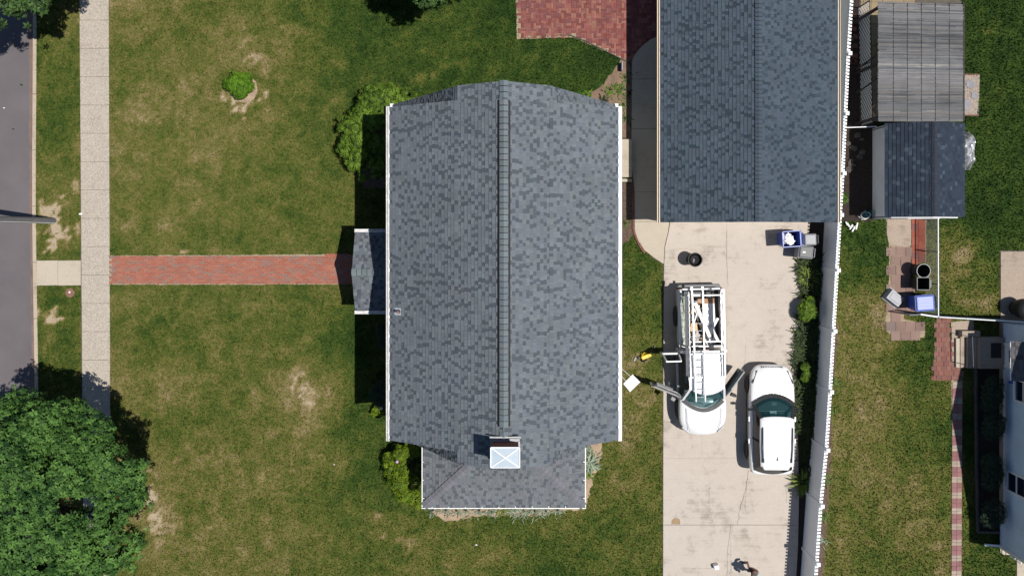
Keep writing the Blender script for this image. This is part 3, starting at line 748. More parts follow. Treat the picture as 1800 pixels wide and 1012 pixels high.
def caps(parent, A, B, w, N1, N2, tones, step=.142, lift=.012, seed=1, name='ridge_cap'):
    """cap shingles folded over a ridge or hip from A to B; N1, N2 point down each side"""
    A, B = Vector(A), Vector(B); d = (B - A).normalized(); L = (B - A).length; r = random.Random(seed); tpl = {}
    N1, N2 = Vector(N1).normalized(), Vector(N2).normalized(); up = -(N1 + N2); up = up - d * up.dot(d); up.normalize()
    st_ = MB()
    for n in (N1, N2):
        b = [A - d * .0, A + n * w * .47, B + n * w * .47, B]; st_.hull8([p + up * (lift - .02) for p in b], [p + up * (lift + .001) for p in b])
    st_.build('cap_shadow_backing', M['black'], parent, world=True)  # black strip added so the gaps between caps read as shadow lines
    k = 0
    while k * step < L - .05:
        tn = r.choice(tones)
        if tn not in tpl:
            mb = MB(); q = step - .024
            for n in (N1, N2):
                b = [Vector(), n * w / 2, n * w / 2 + d * q, d * q]
                up2 = up
                mb.hull8(b, [b[0] + up2 * (.030), b[1] + up2 * (.030), b[2] + up2 * .004, b[3] + up2 * .004], tn)
            tpl[tn] = mb.mesh(name, M['shingle'])
        o = bpy.data.objects.new(name, tpl[tn]); COL.objects.link(o); o.parent = parent; o.location = A + d * (k * step) + up * lift
        k += 1
def tones(base, n, spread, seed, tint=.03):
    r = random.Random(seed); return [tuple(c * f * (1 + r.uniform(-tint, tint)) for c in base) for f in [1 + r.uniform(-spread, spread) for _ in range(n)]]
def deck(name, quads, mat, parent, thick=.06, label=None):
    """a roof deck made of thick planes"""
    mb = MB()
    for q in quads:
        q = [Vector(p) for p in q]; n = (q[1] - q[0]).cross(q[2] - q[0]).normalized()
        if n.z < 0: n = -n
        mb.hull8([p - n * thick for p in q], q)
    return mb.build(name, mat, parent, label, world=True)

# ------------------------------------------------------------------ main house (gambrel roof with shed dormers front and back)
HX = GX(886.5); YT, YB = GY(199), GY(739); DT, DB = GY(220), GY(721.6)
HR, HBK, HE, HD = 8.05, 7.10, 2.5, 5.40; XB, XE, XD = 1.61, 4.45, 4.20
house = thing('house', (HX, (YT + YB) / 2, 0), 'large house with grey shingled gambrel roof in the middle of the lawn', 'house')
# walls
mb = MB(); x = 4.0; y0, y1 = YB + .35, YT - .35
def gable(y, t):
    pts = [(HX - 4.05, 0), (HX + 4.05, 0), (HX + 4.05, 2.9), (HX + XB - .05, HBK - .12), (HX, HR - .15), (HX - XB + .05, HBK - .12), (HX - 4.05, 2.9)]
    mb.hull8([(a, y - t, z) for a, z in pts], [(a, y + t, z) for a, z in pts])
gable(y0, .1); gable(y1, .1)
for sgn in (-1, 1):
    mb.box((HX + sgn * 4.0, (y0 + y1) / 2, 1.35), (.2, y1 - y0 - .22, 2.7))
mb.build('wall', M['siding'], house, world=True)
for sgn, nm in ((-1, 'front'), (1, 'rear')):
    mb = MB(); mb.box((HX + sgn * 3.86, (DT + DB) / 2, 4.0), (.2, DT - DB - .5, 2.76))
    for yy in (DB + .35, DT - .35):
        pts = [(HX + sgn * 3.95, 2.7), (HX + sgn * 3.95, 5.4), (HX + sgn * 1.75, 6.85)]
        mb.hull8([(a, yy - .06, z) for a, z in pts], [(a, yy + .06, z) for a, z in pts])
    mb.build('dormer_wall', M['siding'], house, world=True)
    for z, ys in ((4.0, (-1.9, -3.9, -5.9, .4, 2.6)), (1.5, (-.2, -4.6, 2.2, -6.2))):
        for q in ys:
            if sgn < 0 and z < 2 and abs(q + 1.5) < 2: continue
            xx = HX + sgn * ((3.97 if z > 2 else 4.11))
            w_ = MB()
            for dy in (-.5, .5): w_.box((xx, q + dy, z), (.06, .09, 1.4))
            for dz in (-.66, 0, .66): w_.box((xx, q, z + dz), (.05, .92, .08))
            f = w_.build('window', M['white'], house, world=True)
            MB().box((xx - sgn * .01, q, z), (.02, .9, 1.3)).build('pane', M['windowglass'], f)
# decks
mn = deck('roof', [[(HX - XB, YB, HBK), (HX, YB, HR), (HX, YT, HR), (HX - XB, YT, HBK)], [(HX + XB, YB, HBK), (HX, YB, HR), (HX, YT, HR), (HX + XB, YT, HBK)],
    [(HX - XE, YB, HE), (HX - XB - .002, YB, HBK - .003), (HX - XB - .002, YT, HBK - .003), (HX - XE, YT, HE)], [(HX + XE, YB, HE), (HX + XB + .002, YB, HBK - .003), (HX + XB + .002, YT, HBK - .003), (HX + XE, YT, HE)]], M['underlay'], house)
HL = tones((.130, .148, .165), 14, .11, 3); HDK = tones((.084, .099, .115), 6, .14, 4)
rf = Roofer(HL, HDK, seed=2)
Ltop = math.hypot(XB, HR - HBK); Llow = math.hypot(XE - XB, HBK - HE)
for sgn in (-1, 1):
    rf.plane((HX + sgn * XB, YB, HBK + .004), (0, 1, 0), (-sgn * XB, 0, HR - HBK), YT - YB, Ltop)
    for a, b in ((YB, DB + .1), (DT - .1, YT)):
        rf.plane((HX + sgn * XE, a, HE + .004), (0, 1, 0), (-sgn * (XE - XB), 0, HBK - HE), b - a, Llow)
rf.finish(mn, 190)
dd = {}
for sgn in (-1, 1):
    d = deck('dormer_roof', [[(HX + sgn * XD, DB, HD), (HX + sgn * (XB - .03), DB, HBK + .03), (HX + sgn * (XB - .03), DT, HBK + .03), (HX + sgn * XD, DT, HD)]], M['underlay'], house, .14)
    L = math.hypot(XD - XB, HBK - HD)
    r2 = Roofer(HL, HDK, seed=5 + sgn); r2.plane((HX + sgn * XD, DB, HD + .004), (0, 1, 0), (-sgn * (XD - XB), 0, HBK + .03 - HD), DT - DB, L + .02); r2.finish(d, 50)
    dd[sgn] = d
    # gutter at the dormer eave: U-shaped trough
    g = MB(); xx = HX + sgn * (XD + .065)
    g.box((xx, (DB + DT) / 2, HD - .10), (.13, DT - DB + .06, .02)); g.box((xx + sgn * .06, (DB + DT) / 2, HD - .045), (.022, DT - DB + .06, .11)); g.box((xx - sgn * .035, (DB + DT) / 2, HD - .035), (.06, DT - DB + .02, .10))
    g.box((xx, DB - .02, HD - .05), (.13, .02, .11)); g.box((xx, DT + .02, HD - .05), (.13, .02, .11))
    g.box((xx + sgn * .01, (DB + DT) / 2, HD - .004), (.12, DT - DB + .05, .008)) if sgn > 0 else None
    k = DB + .3
    while k < DT: g.box((xx, k, HD - .005), (.12, .025, .012)); k += .61
    g.build('gutter', M['gutter'] if sgn < 0 else M['cleangutter'], house, 'weathered whitish gutter along the front eave' if sgn < 0 else 'bright white gutter along the driveway-side eave', world=True)
    # lower eave gutter ends showing past the dormer
    g = MB()
    for a, b in ((DT + .12, YT + .04), (YB - .04, DB - .12)): g.box((HX + sgn * (XE + .05), (a + b) / 2, HE - .05), (.14, b - a, .11))
    g.build('gutter', M['cleangutter'], house, world=True)
# ridge vent + caps
vy0, vy1 = GY(410 + 340 * .788), GY(410 - 235 * .788)
mb = MB(); q_ = .225; zq = HR - q_ * (HR - HBK) / XB
mb.hull8([(HX - q_, vy0, zq - .05), (HX, vy0, HR - .05), (HX + q_, vy0, zq - .05), (HX + q_, vy1, zq - .05), (HX, vy1, HR - .05), (HX - q_, vy1, zq - .05)],
         [(HX - q_, vy0, zq + .025), (HX, vy0, HR + .025), (HX + q_, vy0, zq + .025), (HX + q_, vy1, zq + .025), (HX, vy1, HR + .025), (HX - q_, vy1, zq + .025)])
mb.build('ridge_vent', M['black'], house, world=True)  # black margins wider than the caps paint the shadow lines beside them
sl = Vector((XB, 0, -(HR - HBK))).normalized(); N1, N2 = (-sl.x, 0, sl.z), (sl.x, 0, sl.z)
HC_T = tones((.142, .168, .18), 4, .08, 8)
rg_ = MB().box((HX, (YT + YB) / 2, HR - .06), (.1, YT - YB, .05)).build('ridge', M['underlay'], house, world=True)
caps(rg_, (HX, vy0, HR), (HX, vy1, HR), .34, N1, N2, HC_T, .205, .06, 1)
caps(rg_, (HX, vy1 + .06, HR), (HX, YT, HR), .34, N1, N2, HC_T, .205, .046, 2)
caps(rg_, (HX, GY(692), HR), (HX, vy0 - .2, HR), .34, N1, N2, HC_T, .205, .046, 2)
# chimney
cx, cy = GX(888.5), GY(710)
ch = MB().box((cx, cy, 8.2), (.88, .56, 1.5)).build('chimney', M['brickwall'], house, world=True)
m2 = MB(); m2.box((cx, cy + .34, 8.06), (.98, .10, .05)); m2.box((cx, cy + .44, 8.075), (1.05, .05, .05)); m2.box((cx, cy - .32, 7.86), (1.0, .1, .3)); 
for s_ in (-1, 1): m2.box((cx + s_ * .47, cy, 7.95), (.06, .62, .34))
m2.build('flashing', M['steel'], ch)
MB().box((cx, cy, 8.93), (.94, .62, .07)).build('crown', M['rust'], ch)
m2 = MB(); z0, z1 = 8.98, 9.035; hx, hy = .475, .33; cy -= .01
b = [(cx - hx, cy - hy), (cx + hx, cy - hy), (cx + hx, cy + hy), (cx - hx, cy + hy)]
m2.hull8([(p[0], p[1], z0 - .05) for p in b], [(p[0], p[1], z0) for p in b])
for i in range(4): m2.face([(*b[i], z0 + .002), (*b[(i + 1) % 4], z0 + .002), (cx, cy, z1)])
m2.build('chimney_cap', M['zinc'], ch)
m2 = MB()
for p in b: m2.bar((p[0], p[1], z0 + .012), (cx, cy, z1 + .012), .03, .02)
for i in range(4): m2.bar((*b[i], z0 + .01), (*b[(i + 1) % 4], z0 + .01), .028, .05)
m2.build('cap_seam', M['white'], ch)
# plumbing vent on the front dormer roof
vx, vyy = GX(729.5), GY(527)
zz = HD + (HBK - HD) * (XD - (HX - vx)) / (XD - XB)
vp = MB().tube([(vx, vyy, zz - .05), (vx, vyy, zz + .34)], .052, 12).build('vent_pipe', M['darkgrey'], house, world=True)
nv = Vector((-(HBK - HD), 0, XD - XB)).normalized(); tv = Vector((nv.z, 0, -nv.x))
MB().bar(Vector((vx - .03, vyy, zz + .012)) - tv * .17, Vector((vx - .03, vyy, zz + .012)) + tv * .12, .26, .012, up=nv).build('flashing', M['zinc'], vp)
MB().lathe((vx, vyy, zz - .02), [(.1, 0), (.06, .1), (.055, .16)], 12).build('collar', M['black'], vp)
MB().lathe((vx, vyy, zz + .30), [(.056, 0), (.056, .045), (.035, .05)], 12).build('pipe_rim', M['rust'], vp)

# ---- entrance porch
px0 = GX(642.5); px1 = HX - 3.95; pyc = GY(472.5); ph, pe, pw = 3.42, 2.62, 1.56
pd_ = deck('porch_roof', [[(px0, pyc - pw, pe), (px1, pyc - pw, pe), (px1, pyc, ph), (px0, pyc, ph)], [(px0, pyc + pw, pe), (px1, pyc + pw, pe), (px1, pyc, ph), (px0, pyc, ph)]], M['underlay'], house, .12)
rp_ = Roofer(tones((.135, .15, .168), 10, .2, 31), tones((.08, .092, .108), 5, .2, 32), seed=9); Lp = math.hypot(pw, ph - pe)
for s_ in (-1, 1): rp_.plane((px0, pyc + s_ * pw, pe + .004), (1, 0, 0), (0, -s_ * pw, ph - pe), px1 - px0, Lp)
rp_.finish(pd_, 60)
caps(pd_, (px0, pyc, ph), (px1, pyc, ph), .30, (0, -pw, -(ph - pe)), (0, pw, -(ph - pe)), HC_T, .205, .042, 3)
for s_ in (-1, 1):
    g = MB(); yy = pyc + s_ * (pw + .065)
    g.box(((px0 + px1) / 2, yy, pe - .09), (px1 - px0, .13, .02)); g.box(((px0 + px1) / 2, yy + s_ * .06, pe - .04), (px1 - px0, .02, .11)); g.box((px0 - .01, yy, pe - .04), (.02, .14, .11)); g.box(((px0 + px1) / 2, yy - s_ * .04, pe - .03), (px1 - px0, .04, .1))
    g.build('porch_gutter', M['gutter'], house, world=True)
    MB().box((px0 + .25, pyc + s_ * 1.25, 1.25), (.16, .16, 2.5)).build('porch_post', M['white'], house, world=True, bevel=.01)
MB().box(((px0 + px1) / 2 + .1, pyc, .14), (px1 - px0 - .2, 2.7, .28)).build('porch_step', M['walk'], house, world=True)
mb = MB(); mb.hull8([(px0 + .1, pyc - 1.45, 2.5), (px0 + .1, pyc + 1.45, 2.5), (px0 + .1, pyc, 3.25)], [(px0 + .2, pyc - 1.45, 2.5), (px0 + .2, pyc + 1.45, 2.5), (px0 + .2, pyc, 3.25)]); mb.build('porch_gable', M['white'], house, world=True)
MB().box((HX - 4.13, pyc, 1.2), (.06, .95, 2.05)).build('front_door', M['darkwood'], house, world=True)
PORCH_X0 = px0

# ---- low hipped addition
ax0, ax1, ayb, ayt = GX(755.2), GX(1016.6), GY(853.8), YB - .0; ah, at_ = 2.9, .466
def arow(d): return ah + d * at_
dmax = ayt - ayb
ad = deck('addition_roof', [[(ax0, ayb, ah), (ax1, ayb, ah), (ax1 - dmax, ayt, arow(dmax)), (ax0 + dmax, ayt, arow(dmax))],
    [(ax0, ayb, ah), (ax0 + dmax, ayt, arow(dmax)), (ax0, ayt, ah)], [(ax1, ayb, ah), (ax1 - dmax, ayt, arow(dmax)), (ax1, ayt, ah)]], M['underlay'], house, .1)
ra = Roofer(tones((.145, .156, .168), 12, .11, 13), tones((.094, .103, .115), 6, .14, 14), seed=12); cs = math.sqrt(1 + at_ ** 2)
ra.plane((ax0, ayb, ah + .004), (1, 0, 0), (0, 1, at_), ax1 - ax0, dmax * cs, lambda v: v / cs, lambda v: ax1 - ax0 - v / cs)
ra.plane((ax0, ayb, ah + .004), (0, 1, 0), (1, 0, at_), dmax, dmax * cs, lambda v: v / cs, lambda v: dmax)
ra.plane((ax1, ayb, ah + .004), (0, 1, 0), (-1, 0, at_), dmax, dmax * cs, lambda v: v / cs, lambda v: dmax)
ra.finish(ad, 90)
for s_, xx in ((1, ax0), (-1, ax1)):
    d3 = Vector((s_, 1, at_)).normalized()
    n1 = Vector((0, -1, -at_)); n2 = Vector((-s_, 0, -at_))
    q1 = (n1 - d3 * n1.dot(d3)); q2 = (n2 - d3 * n2.dot(d3))
    caps(ad, Vector((xx, ayb, ah)) + d3 * .06, (xx + s_ * 2.2, ayb + 2.2, ah + 2.2 * at_), .34, q1, q2, tones((.15, .155, .168), 4, .08, 15), .20, .046, 4, 'hip_cap')
g = MB(); z = ah - .03
g.box(((ax0 + ax1) / 2, ayb - .045, z), (ax1 - ax0 + .14, .035, .10)); g.box((ax0 - .045, (ayb + ayt) / 2, z), (.035, ayt - ayb, .10)); g.box((ax1 + .045, (ayb + ayt) / 2, z), (.035, ayt - ayb, .10))
for k in range(10): g.box((ax0 + .35 + k * .66, ayb - .005, z + .055), (.028, .10, .02))
for k in range(4):
    for xx in (ax0 - .005, ax1 + .005): g.box((xx, ayb + .35 + k * .72, z + .055), (.10, .028, .02))
g.build('addition_gutter', M['cleangutter'], house, world=True)
MB().box(((ax0 + ax1) / 2, (ayb + .3 + YB + .3) / 2, 1.4), (ax1 - ax0 - .6, YB - ayb, 2.8)).build('addition_wall', M['siding'], house, world=True)

# ------------------------------------------------------------------ garage
gx0, gx1, gyb, gyt = GX(1143.5), GX(1435.5), GY(392), GY(-60); gxc = (gx0 + gx1) / 2; ge, gr = 2.4, 3.78
garage = thing('garage', (gxc, (gyb + gyt) / 2, 0), 'long detached garage with dark blue-grey shingle gable roof beside the white fence', 'garage')
gd = deck('roof', [[(gx0, gyb, ge), (gxc, gyb, gr), (gxc, gyt, gr), (gx0, gyt, ge)], [(gx1, gyb, ge), (gxc, gyb, gr), (gxc, gyt, gr), (gx1, gyt, ge)]], M['underlay'], garage, .08)
gf = Roofer(tones((.062, .082, .104), 14, .12, 21), tones((.038, .053, .069), 6, .15, 22), seed=23, pd=.38); Lg = math.hypot(gxc - gx0, gr - ge)
gf.plane((gx0, gyb, ge + .004), (0, 1, 0), (gxc - gx0, 0, gr - ge), gyt - gyb, Lg); gf.plane((gx1, gyb, ge + .004), (0, 1, 0), (gxc - gx1, 0, gr - ge), gyt - gyb, Lg)
gf.finish(gd, 300)
rdg = MB().box((gxc, (gyb + gyt) / 2, gr - .05), (.1, gyt - gyb, .05)).build('ridge', M['underlay'], garage, world=True)
caps(rdg, (gxc, gyb, gr), (gxc, gyt, gr), .30, (-(gxc - gx0), 0, -(gr - ge)), ((gxc - gx0), 0, -(gr - ge)), tones((.06, .08, .105), 3, .08, 24), .165, .042, 6)
for s_, xx in ((-1, gx0), (1, gx1)):
    m_ = MB(); m_.box((xx + s_ * .03, (gyb + gyt) / 2, ge - .06), (.035, gyt - gyb + .04, .14)); m_.box((xx + s_ * .085, (gyb + gyt) / 2, ge - .10), (.075, gyt - gyb + .02, .06)); m_.box((xx + s_ * .115, (gyb + gyt) / 2, ge - .05), (.018, gyt - gyb + .02, .10))
    m_.build('gutter', M['fascia'], garage, world=True)
mb = MB()
for xx in (gx0 + .35, gx1 - .35): mb.box((xx, (gyb + gyt) / 2, 1.2), (.18, gyt - gyb - .5, 2.4))
for yy in (gyb + .16,): 
    pts = [(gx0 + .26, 0), (gx1 - .26, 0), (gx1 - .26, ge - .02), (gxc, gr - .16), (gx0 + .26, ge - .02)]
    mb.hull8([(a, yy - .07, z) for a, z in pts], [(a, yy + .07, z) for a, z in pts])
mb.build('wall', M['siding'], garage, world=True)
for k in (-1, 1):
    d_ = MB()
    for j in range(4): d_.box((gxc + k * 1.6, gyb + .07, .3 + j * .54), (2.6, .05, .52))
    d_.build('garage_door', M['white'], garage, world=True)

# ------------------------------------------------------------------ white vinyl fence with an open picket topper
FH = 1.80
FH = 1.8
fence = thing('white_fence', (GX(FB(560)), GY(560), 0), 'long white vinyl privacy fence with open picket top beside the driveway', 'fence')
def mk_post():
    mb = MB().box((0, 0, .95), (.127, .127, 1.90)); return mb.mesh('post', M['vinyl']), MB().lathe((0, 0, 1.90), [(.112, 0), (.112, .03), (.06, .05), (0, .07)], 4).mesh('post_cap', M['vinyl'])
pm, pc = mk_post()
PTS = [Vector((GX(x), GY(y), 0)) for x, y in FG]
for a in PTS:
    o = link('post', pm, fence); o.location = a - fence.location
    c = link('post_cap', pc, o); c.rotation_euler.z = R(45)
for a, b in zip(PTS, PTS[1:]):
    d = (b - a).normalized(); n = Vector((-d.y, d.x, 0)); p = a + d * .07; q = b - d * .07; L = (q - p).length
    bm_ = MB(); nb = 8
    for k in range(nb):
        u, v = p + d * (L * k / nb + .0012), p + d * (L * (k + 1) / nb - .0012); bm_.bar(u + Vector((0, 0, .80)), v + Vector((0, 0, .80)), .03, 1.44)
    bm_.build('panel', M['vinyl'], fence, world=True)
    for nm, z, w, h in (('bottom_rail', .10, .055, .12), ('middle_rail', 1.55, .075, .07), ('lattice_rail', 1.66, .02, .02)):
        MB().bar(p + Vector((0, 0, z)), q + Vector((0, 0, z)), w, h).build(nm, M['vinyl'], fence, world=True)
    nbal = max(2, round(L / .139)); bal = MB(); bc = MB()
    for k in range(nbal):
        c = p + d * (L * (k + .5) / nbal)
        bal.bar(c + Vector((0, 0, 1.58)), c + Vector((0, 0, 1.76)), .03, .03, up=d)
        bc.bar(c - d * .042 + Vector((0, 0, 1.775)), c + d * .042 + Vector((0, 0, 1.775)), .09, .03)
    bal.build('picket_topper', M['vinyl'], fence, world=True); bc.build('picket_caps', M['vinyl'], fence, world=True, kind='stuff')

# ------------------------------------------------------------------ garden shed
sx0_, sx1_, syb, syt = GX(1522.5), GX(1656), GY(383), GY(226.5); sxc = (sx0_ + sx1_) / 2 + .02; se, sr = 1.85, 2.65
shed = thing('shed', (sxc, (syb + syt) / 2, 0), 'small white-walled garden shed with very dark shingle roof', 'shed')
sd = deck('roof', [[(sx0_, syb, se), (sxc, syb, sr), (sxc, syt, sr), (sx0_, syt, se)], [(sx1_, syb, se), (sxc, syb, sr), (sxc, syt, sr), (sx1_, syt, se)]], M['underlay'], shed, .04)
sf = Roofer(tones((.029, .039, .057), 10, .22, 41), tones((.052, .067, .092), 5, .2, 42), seed=43, e=.15, pd=.14, widths=(.16, .17, .18)); Ls = math.hypot(sxc - sx0_, sr - se)
sf.plane((sx0_, syb, se + .003), (0, 1, 0), (sxc - sx0_, 0, sr - se), syt - syb, Ls); sf.plane((sx1_, syb, se + .003), (0, 1, 0), (sxc - sx1_, 0, sr - se), syt - syb, Ls)
sf.finish(sd, 280)
caps(sd, (sxc, syb, sr), (sxc, syt, sr), .26, (-1.6, 0, -.8), (1.6, 0, -.8), tones((.036, .042, .058), 3, .1, 44), .15, .036, 7)
mb = MB(); wx0, wx1 = GX(1533.5), GX(1645); yb, yt = GY(383.2), GY(228)
mb.box((wx0 + .05, (yb + yt) / 2, .9), (.1, yt - yb, 1.8)); mb.box((wx1 - .05, (yb + yt) / 2, .9), (.1, yt - yb, 1.8))
for yy in (yb, yt):
    pts = [(wx0, 0), (wx1, 0), (wx1, 1.86), (sxc, 2.56), (wx0, 1.86)]; mb.hull8([(a, yy - .04, z) for a, z in pts], [(a, yy + .04, z) for a, z in pts])
mb.build('wall', M['siding'], shed, world=True)
MB().box((sxc, yb - .045, .95), (1.3, .016, 1.6)).build('door', M['white'], shed, world=True)

# ------------------------------------------------------------------ patio cover with a reed roof
pz = 2.74; k_ = 1 - pz / HC
cover = thing('patio_cover', W(1600, 110), 'open patio cover with weathered grey reed roof joined to the shed', 'patio cover')
cx0, cx1, cyt, cyb = 1543.5, 1693.5, 4, 214
def cz(x, y): return pz + .015 * math.sin(y * .075) + .012 * math.sin(y * .19 + x * .01) + .012 * math.sin(x * .03 + y * .11)
fr = MB()
xs = [1546 + 24.6 * i for i in range(7)]
for xx in xs: fr.bar(W(xx, 6, pz - .13), W(xx, 212, pz - .13), .05, .1)
for yy in (8, 60, 110, 160, 210): fr.bar(W(1545, yy, pz - .22), W(1692, yy, pz - .22), .06, .09)
fr.build('rafter', M['darkwood'], cover, world=True)
RDT = [tuple(c * .70 for c in q) for q in ((.08,.085,.094),(.14,.145,.155),(.155,.16,.165),(.17,.17,.175),(.18,.17,.165),(.21,.20,.195),(.30,.285,.26))]
tplr = {}; y = cyt; rr = random.Random(17); i = 0
while y < cyb:
    skew = (cyb - y) / 210 * 7.0     # the roof's back edge slopes a little
    sag_shade = .5 + .5 * math.sin(y * .055 + 1.0) + rr.uniform(-.35, .35)  # light and shade of the sagging mat, put into the slat colour
    tn = RDT[min(6, max(0, int(rr.gauss(3, 1.7))))]
    a, b = W(cx0 + rr.uniform(-1, 1), y, cz(cx0, y)), W(cx1 + rr.uniform(-1, 1), y + skew * .0 + (1 - (y - cyt) / (cyb - cyt)) * 5, cz(cx1, y))
    mb = MB(); n = 6
    pts = [a.lerp(b, t / n) for t in range(n + 1)]
    for t, p in enumerate(pts): p.z = cz(cx0 + (cx1 - cx0) * t / n, y) + rr.uniform(-.006, .006)
    w = .042
    for t in range(n):
        mb.bar(pts[t], pts[t + 1], w + rr.uniform(-.008, .006), .018, col=(lambda f: tuple(c * f for c in tn))(sag_shade * .4 + rr.uniform(.65, 1.0)))
    mb.build('reed_slat', M['reed'], cover, world=True); y += 1.13 * (1 if rr.random() < .94 else 1.35); i += 1
th = MB()
for xx in xs[1:]:
    for yy in range(6, 212, 8): th.bar(W(xx, yy, cz(xx, yy) + .016), W(xx, yy + 7, cz(xx, yy + 7) + .016), .022, .012)
th.build('stitching', M['darkwood'], cover, world=True)
for yy in (26, 108, 150):
    MB().tube([W(1506, yy + 14, .9), W(1545, yy - 14, pz - .1)], .035, 6).build('brace', M['darkwood'], cover, world=True)
for xx, yy in ((1547, 12), (1690, 14), (1547, 205), (1690, 205), (1547, 110), (1690, 110)):
    p = W(xx, yy, pz - .2); MB().box((p.x, p.y, p.z / 2), (.1, .1, p.z)).build('post', M['darkwood'], cover, world=True)
# white lattice screen standing under the left edge
scr = thing('lattice_screen', W(1510, 115), 'tall white lattice screen leaning beside the reed patio cover', 'lattice screen')
x0, xt = 1507.5, 1525.0
b0, b1, h = W(1509, 14, 0), W(1514, 222, 0), 1.4
def lp(u, v):
    p = b0.lerp(b1, u); return Vector((p.x, p.y, v * 1.18))
lt = MB(); Llen = (b1 - b0).length
for sgn in (-1, 1):
    k = -1.5
    while k < Llen + 1.5:
        # a strip at 45 degrees, clipped to the panel
        u0, v0, u1, v1 = k, 0.0, k + 1.18, 1.18
        if sgn < 0: u0, u1 = u1, u0
        def cl(u, v, uu, vv):
            if u < 0: v += (vv - v) * (0 - u) / (uu - u); u = 0
            if u > Llen: v += (vv - v) * (Llen - u) / (uu - u); u = Llen
            return u, v
        if max(u0, u1) > 0.02 and min(u0, u1) < Llen - .02:
            A = cl(u0, v0, u1, v1); B = cl(u1, v1, u0, v0)
            lt.bar(lp(A[0] / Llen, A[1] / 1.18) + Vector((.006 * sgn, 0, 0)), lp(B[0] / Llen, B[1] / 1.18) + Vector((.006 * sgn, 0, 0)), .030, .01, up=Vector((1, 0, 0)))
        k += .21
lt.build('lattice', M['white'], scr, world=True)
fr = MB(); fr.bar(lp(0, 0), lp(1, 0), .05, .04); fr.bar(lp(0, 1), lp(1, 1), .02, .03)
for u in (0, .5, 1): fr.bar(lp(u, 0), lp(u, 1), .05, .03)
fr.build('frame', M['darkwood'], scr, world=True)

# ------------------------------------------------------------------ neighbour's house (only its gable side is in the frame)
nx_ = GX(1757.5); nyc = GY(742); nh = 176 / S; ne, nr = 3.05, 5.15
nb = thing('neighbour_house', (GX(1830), nyc, 0), 'white sided house at the right edge of the view', 'house')
pts = [(nyc - nh, 0), (nyc + nh, 0), (nyc + nh, ne), (nyc, nr), (nyc - nh, ne)]
mb = MB(); mb.hull8([(nx_, a, z) for a, z in pts], [(nx_ + .2, a, z) for a, z in pts])
x2 = nx_ + 9
for yy in (nyc - nh + .1, nyc + nh - .1): mb.box(((nx_ + x2) / 2 + .1, yy, ne / 2), (x2 - nx_ - .2, .2, ne))
mb.build('wall', M['skytint_siding'], nb, world=True)
mb = MB(); k = 0; z = .30
while z < 2.9:          # clapboards, each lapping the one below
    y0b, y1b = nyc - nh + .004, nyc + nh - .004
    mb.hull8([(nx_ - .026, y0b, z), (nx_ - .026, y1b, z), (nx_ - .002, y1b, z), (nx_ - .002, y0b, z)], [(nx_ - .008, y0b, z + .118), (nx_ - .008, y1b, z + .118), (nx_ - .002, y1b, z + .118), (nx_ - .002, y0b, z + .118)])
    z += .115; k += 1
mb.build('clapboards', M['skytint_siding'], nb, world=True, kind='stuff')
MB().box((nx_ - .005, nyc, .14), (.05, 2 * nh - .02, .28)).build('foundation', M['oldconc'], nb, world=True)
nrd = deck('roof', [[(nx_ - .12, nyc - nh - .25, ne - .12), (x2, nyc - nh - .25, ne - .12), (x2, nyc, nr + .02), (nx_ - .12, nyc, nr + .02)], [(nx_ - .12, nyc + nh + .12, ne - .06), (x2, nyc + nh + .12, ne - .06), (x2, nyc, nr + .02), (nx_ - .12, nyc, nr + .02)]], M['underlay'], nb, .12)
# side extension, lower right
e0, e1 = nyc - nh - .004, GY(957)
MB().box((nx_ + 4.5, (e0 + e1) / 2, 1.45), (9.0, e0 - e1, 2.9)).build('extension_wall', M['skytint_siding'], nb, world=True)
mb = MB(); z = .05
while z < 2.8:
    mb.hull8([(nx_ - .026, e1, z), (nx_ - .026, e0, z), (nx_ - .002, e0, z), (nx_ - .002, e1, z)], [(nx_ - .008, e1, z + .118), (nx_ - .008, e0, z + .118), (nx_ - .002, e0, z + .118), (nx_ - .002, e1, z + .118)]); z += .115
mb.build('clapboards', M['skytint_siding'], nb, world=True, kind='stuff')
MB().box((nx_ + 4.45, (e0 + e1) / 2 - .03, 2.97), (9.2, e0 - e1 + .1, .12)).build('extension_roof', M['underlay'], nb, world=True)
MB().box((nx_ + .0, e1 - .02, 1.45), (.10, .10, 2.9)).build('corner_board', M['white'], nb, world=True)
def nwin(yc, w, z0, z1, mid=True):
    f = MB(); x = nx_ - .04
    for s_ in (-1, 1): f.box((x, yc + s_ * (w / 2 + .04), (z0 + z1) / 2), (.07, .08, z1 - z0 + .16))
    for zz in (z0 - .05, z1 + .05): f.box((x - .01, yc, zz), (.09, w, .09))
    if mid: f.box((x + .004, yc, (z0 + z1) / 2), (.06, w, .055))
    fo = f.build('window', M['white'], nb, world=True); MB().box((x + .02, yc, (z0 + z1) / 2), (.02, w, z1 - z0)).build('pane', M['windowglass'], fo)
nwin(GY(676), .80, 1.27, 2.35); nwin(GY(836), .74, .70, 1.95)
dy = GY(621)
f = MB()
for s_ in (-1, 1): f.box((nx_ - .05, dy + s_ * .48, 1.42), (.09, .10, 2.0))
f.box((nx_ - .05, dy, 2.42), (.09, 1.06, .1))
do = f.build('door_frame', M['white'], nb, world=True)
MB().box((nx_ - .035, dy, 1.40), (.05, .86, 1.95)).build('door', M['white'], nb, world=True)
MB().box((nx_ - .066, dy, 1.52), (.02, .50, 1.4)).build('door_glass', M['windowglass'], nb, world=True)
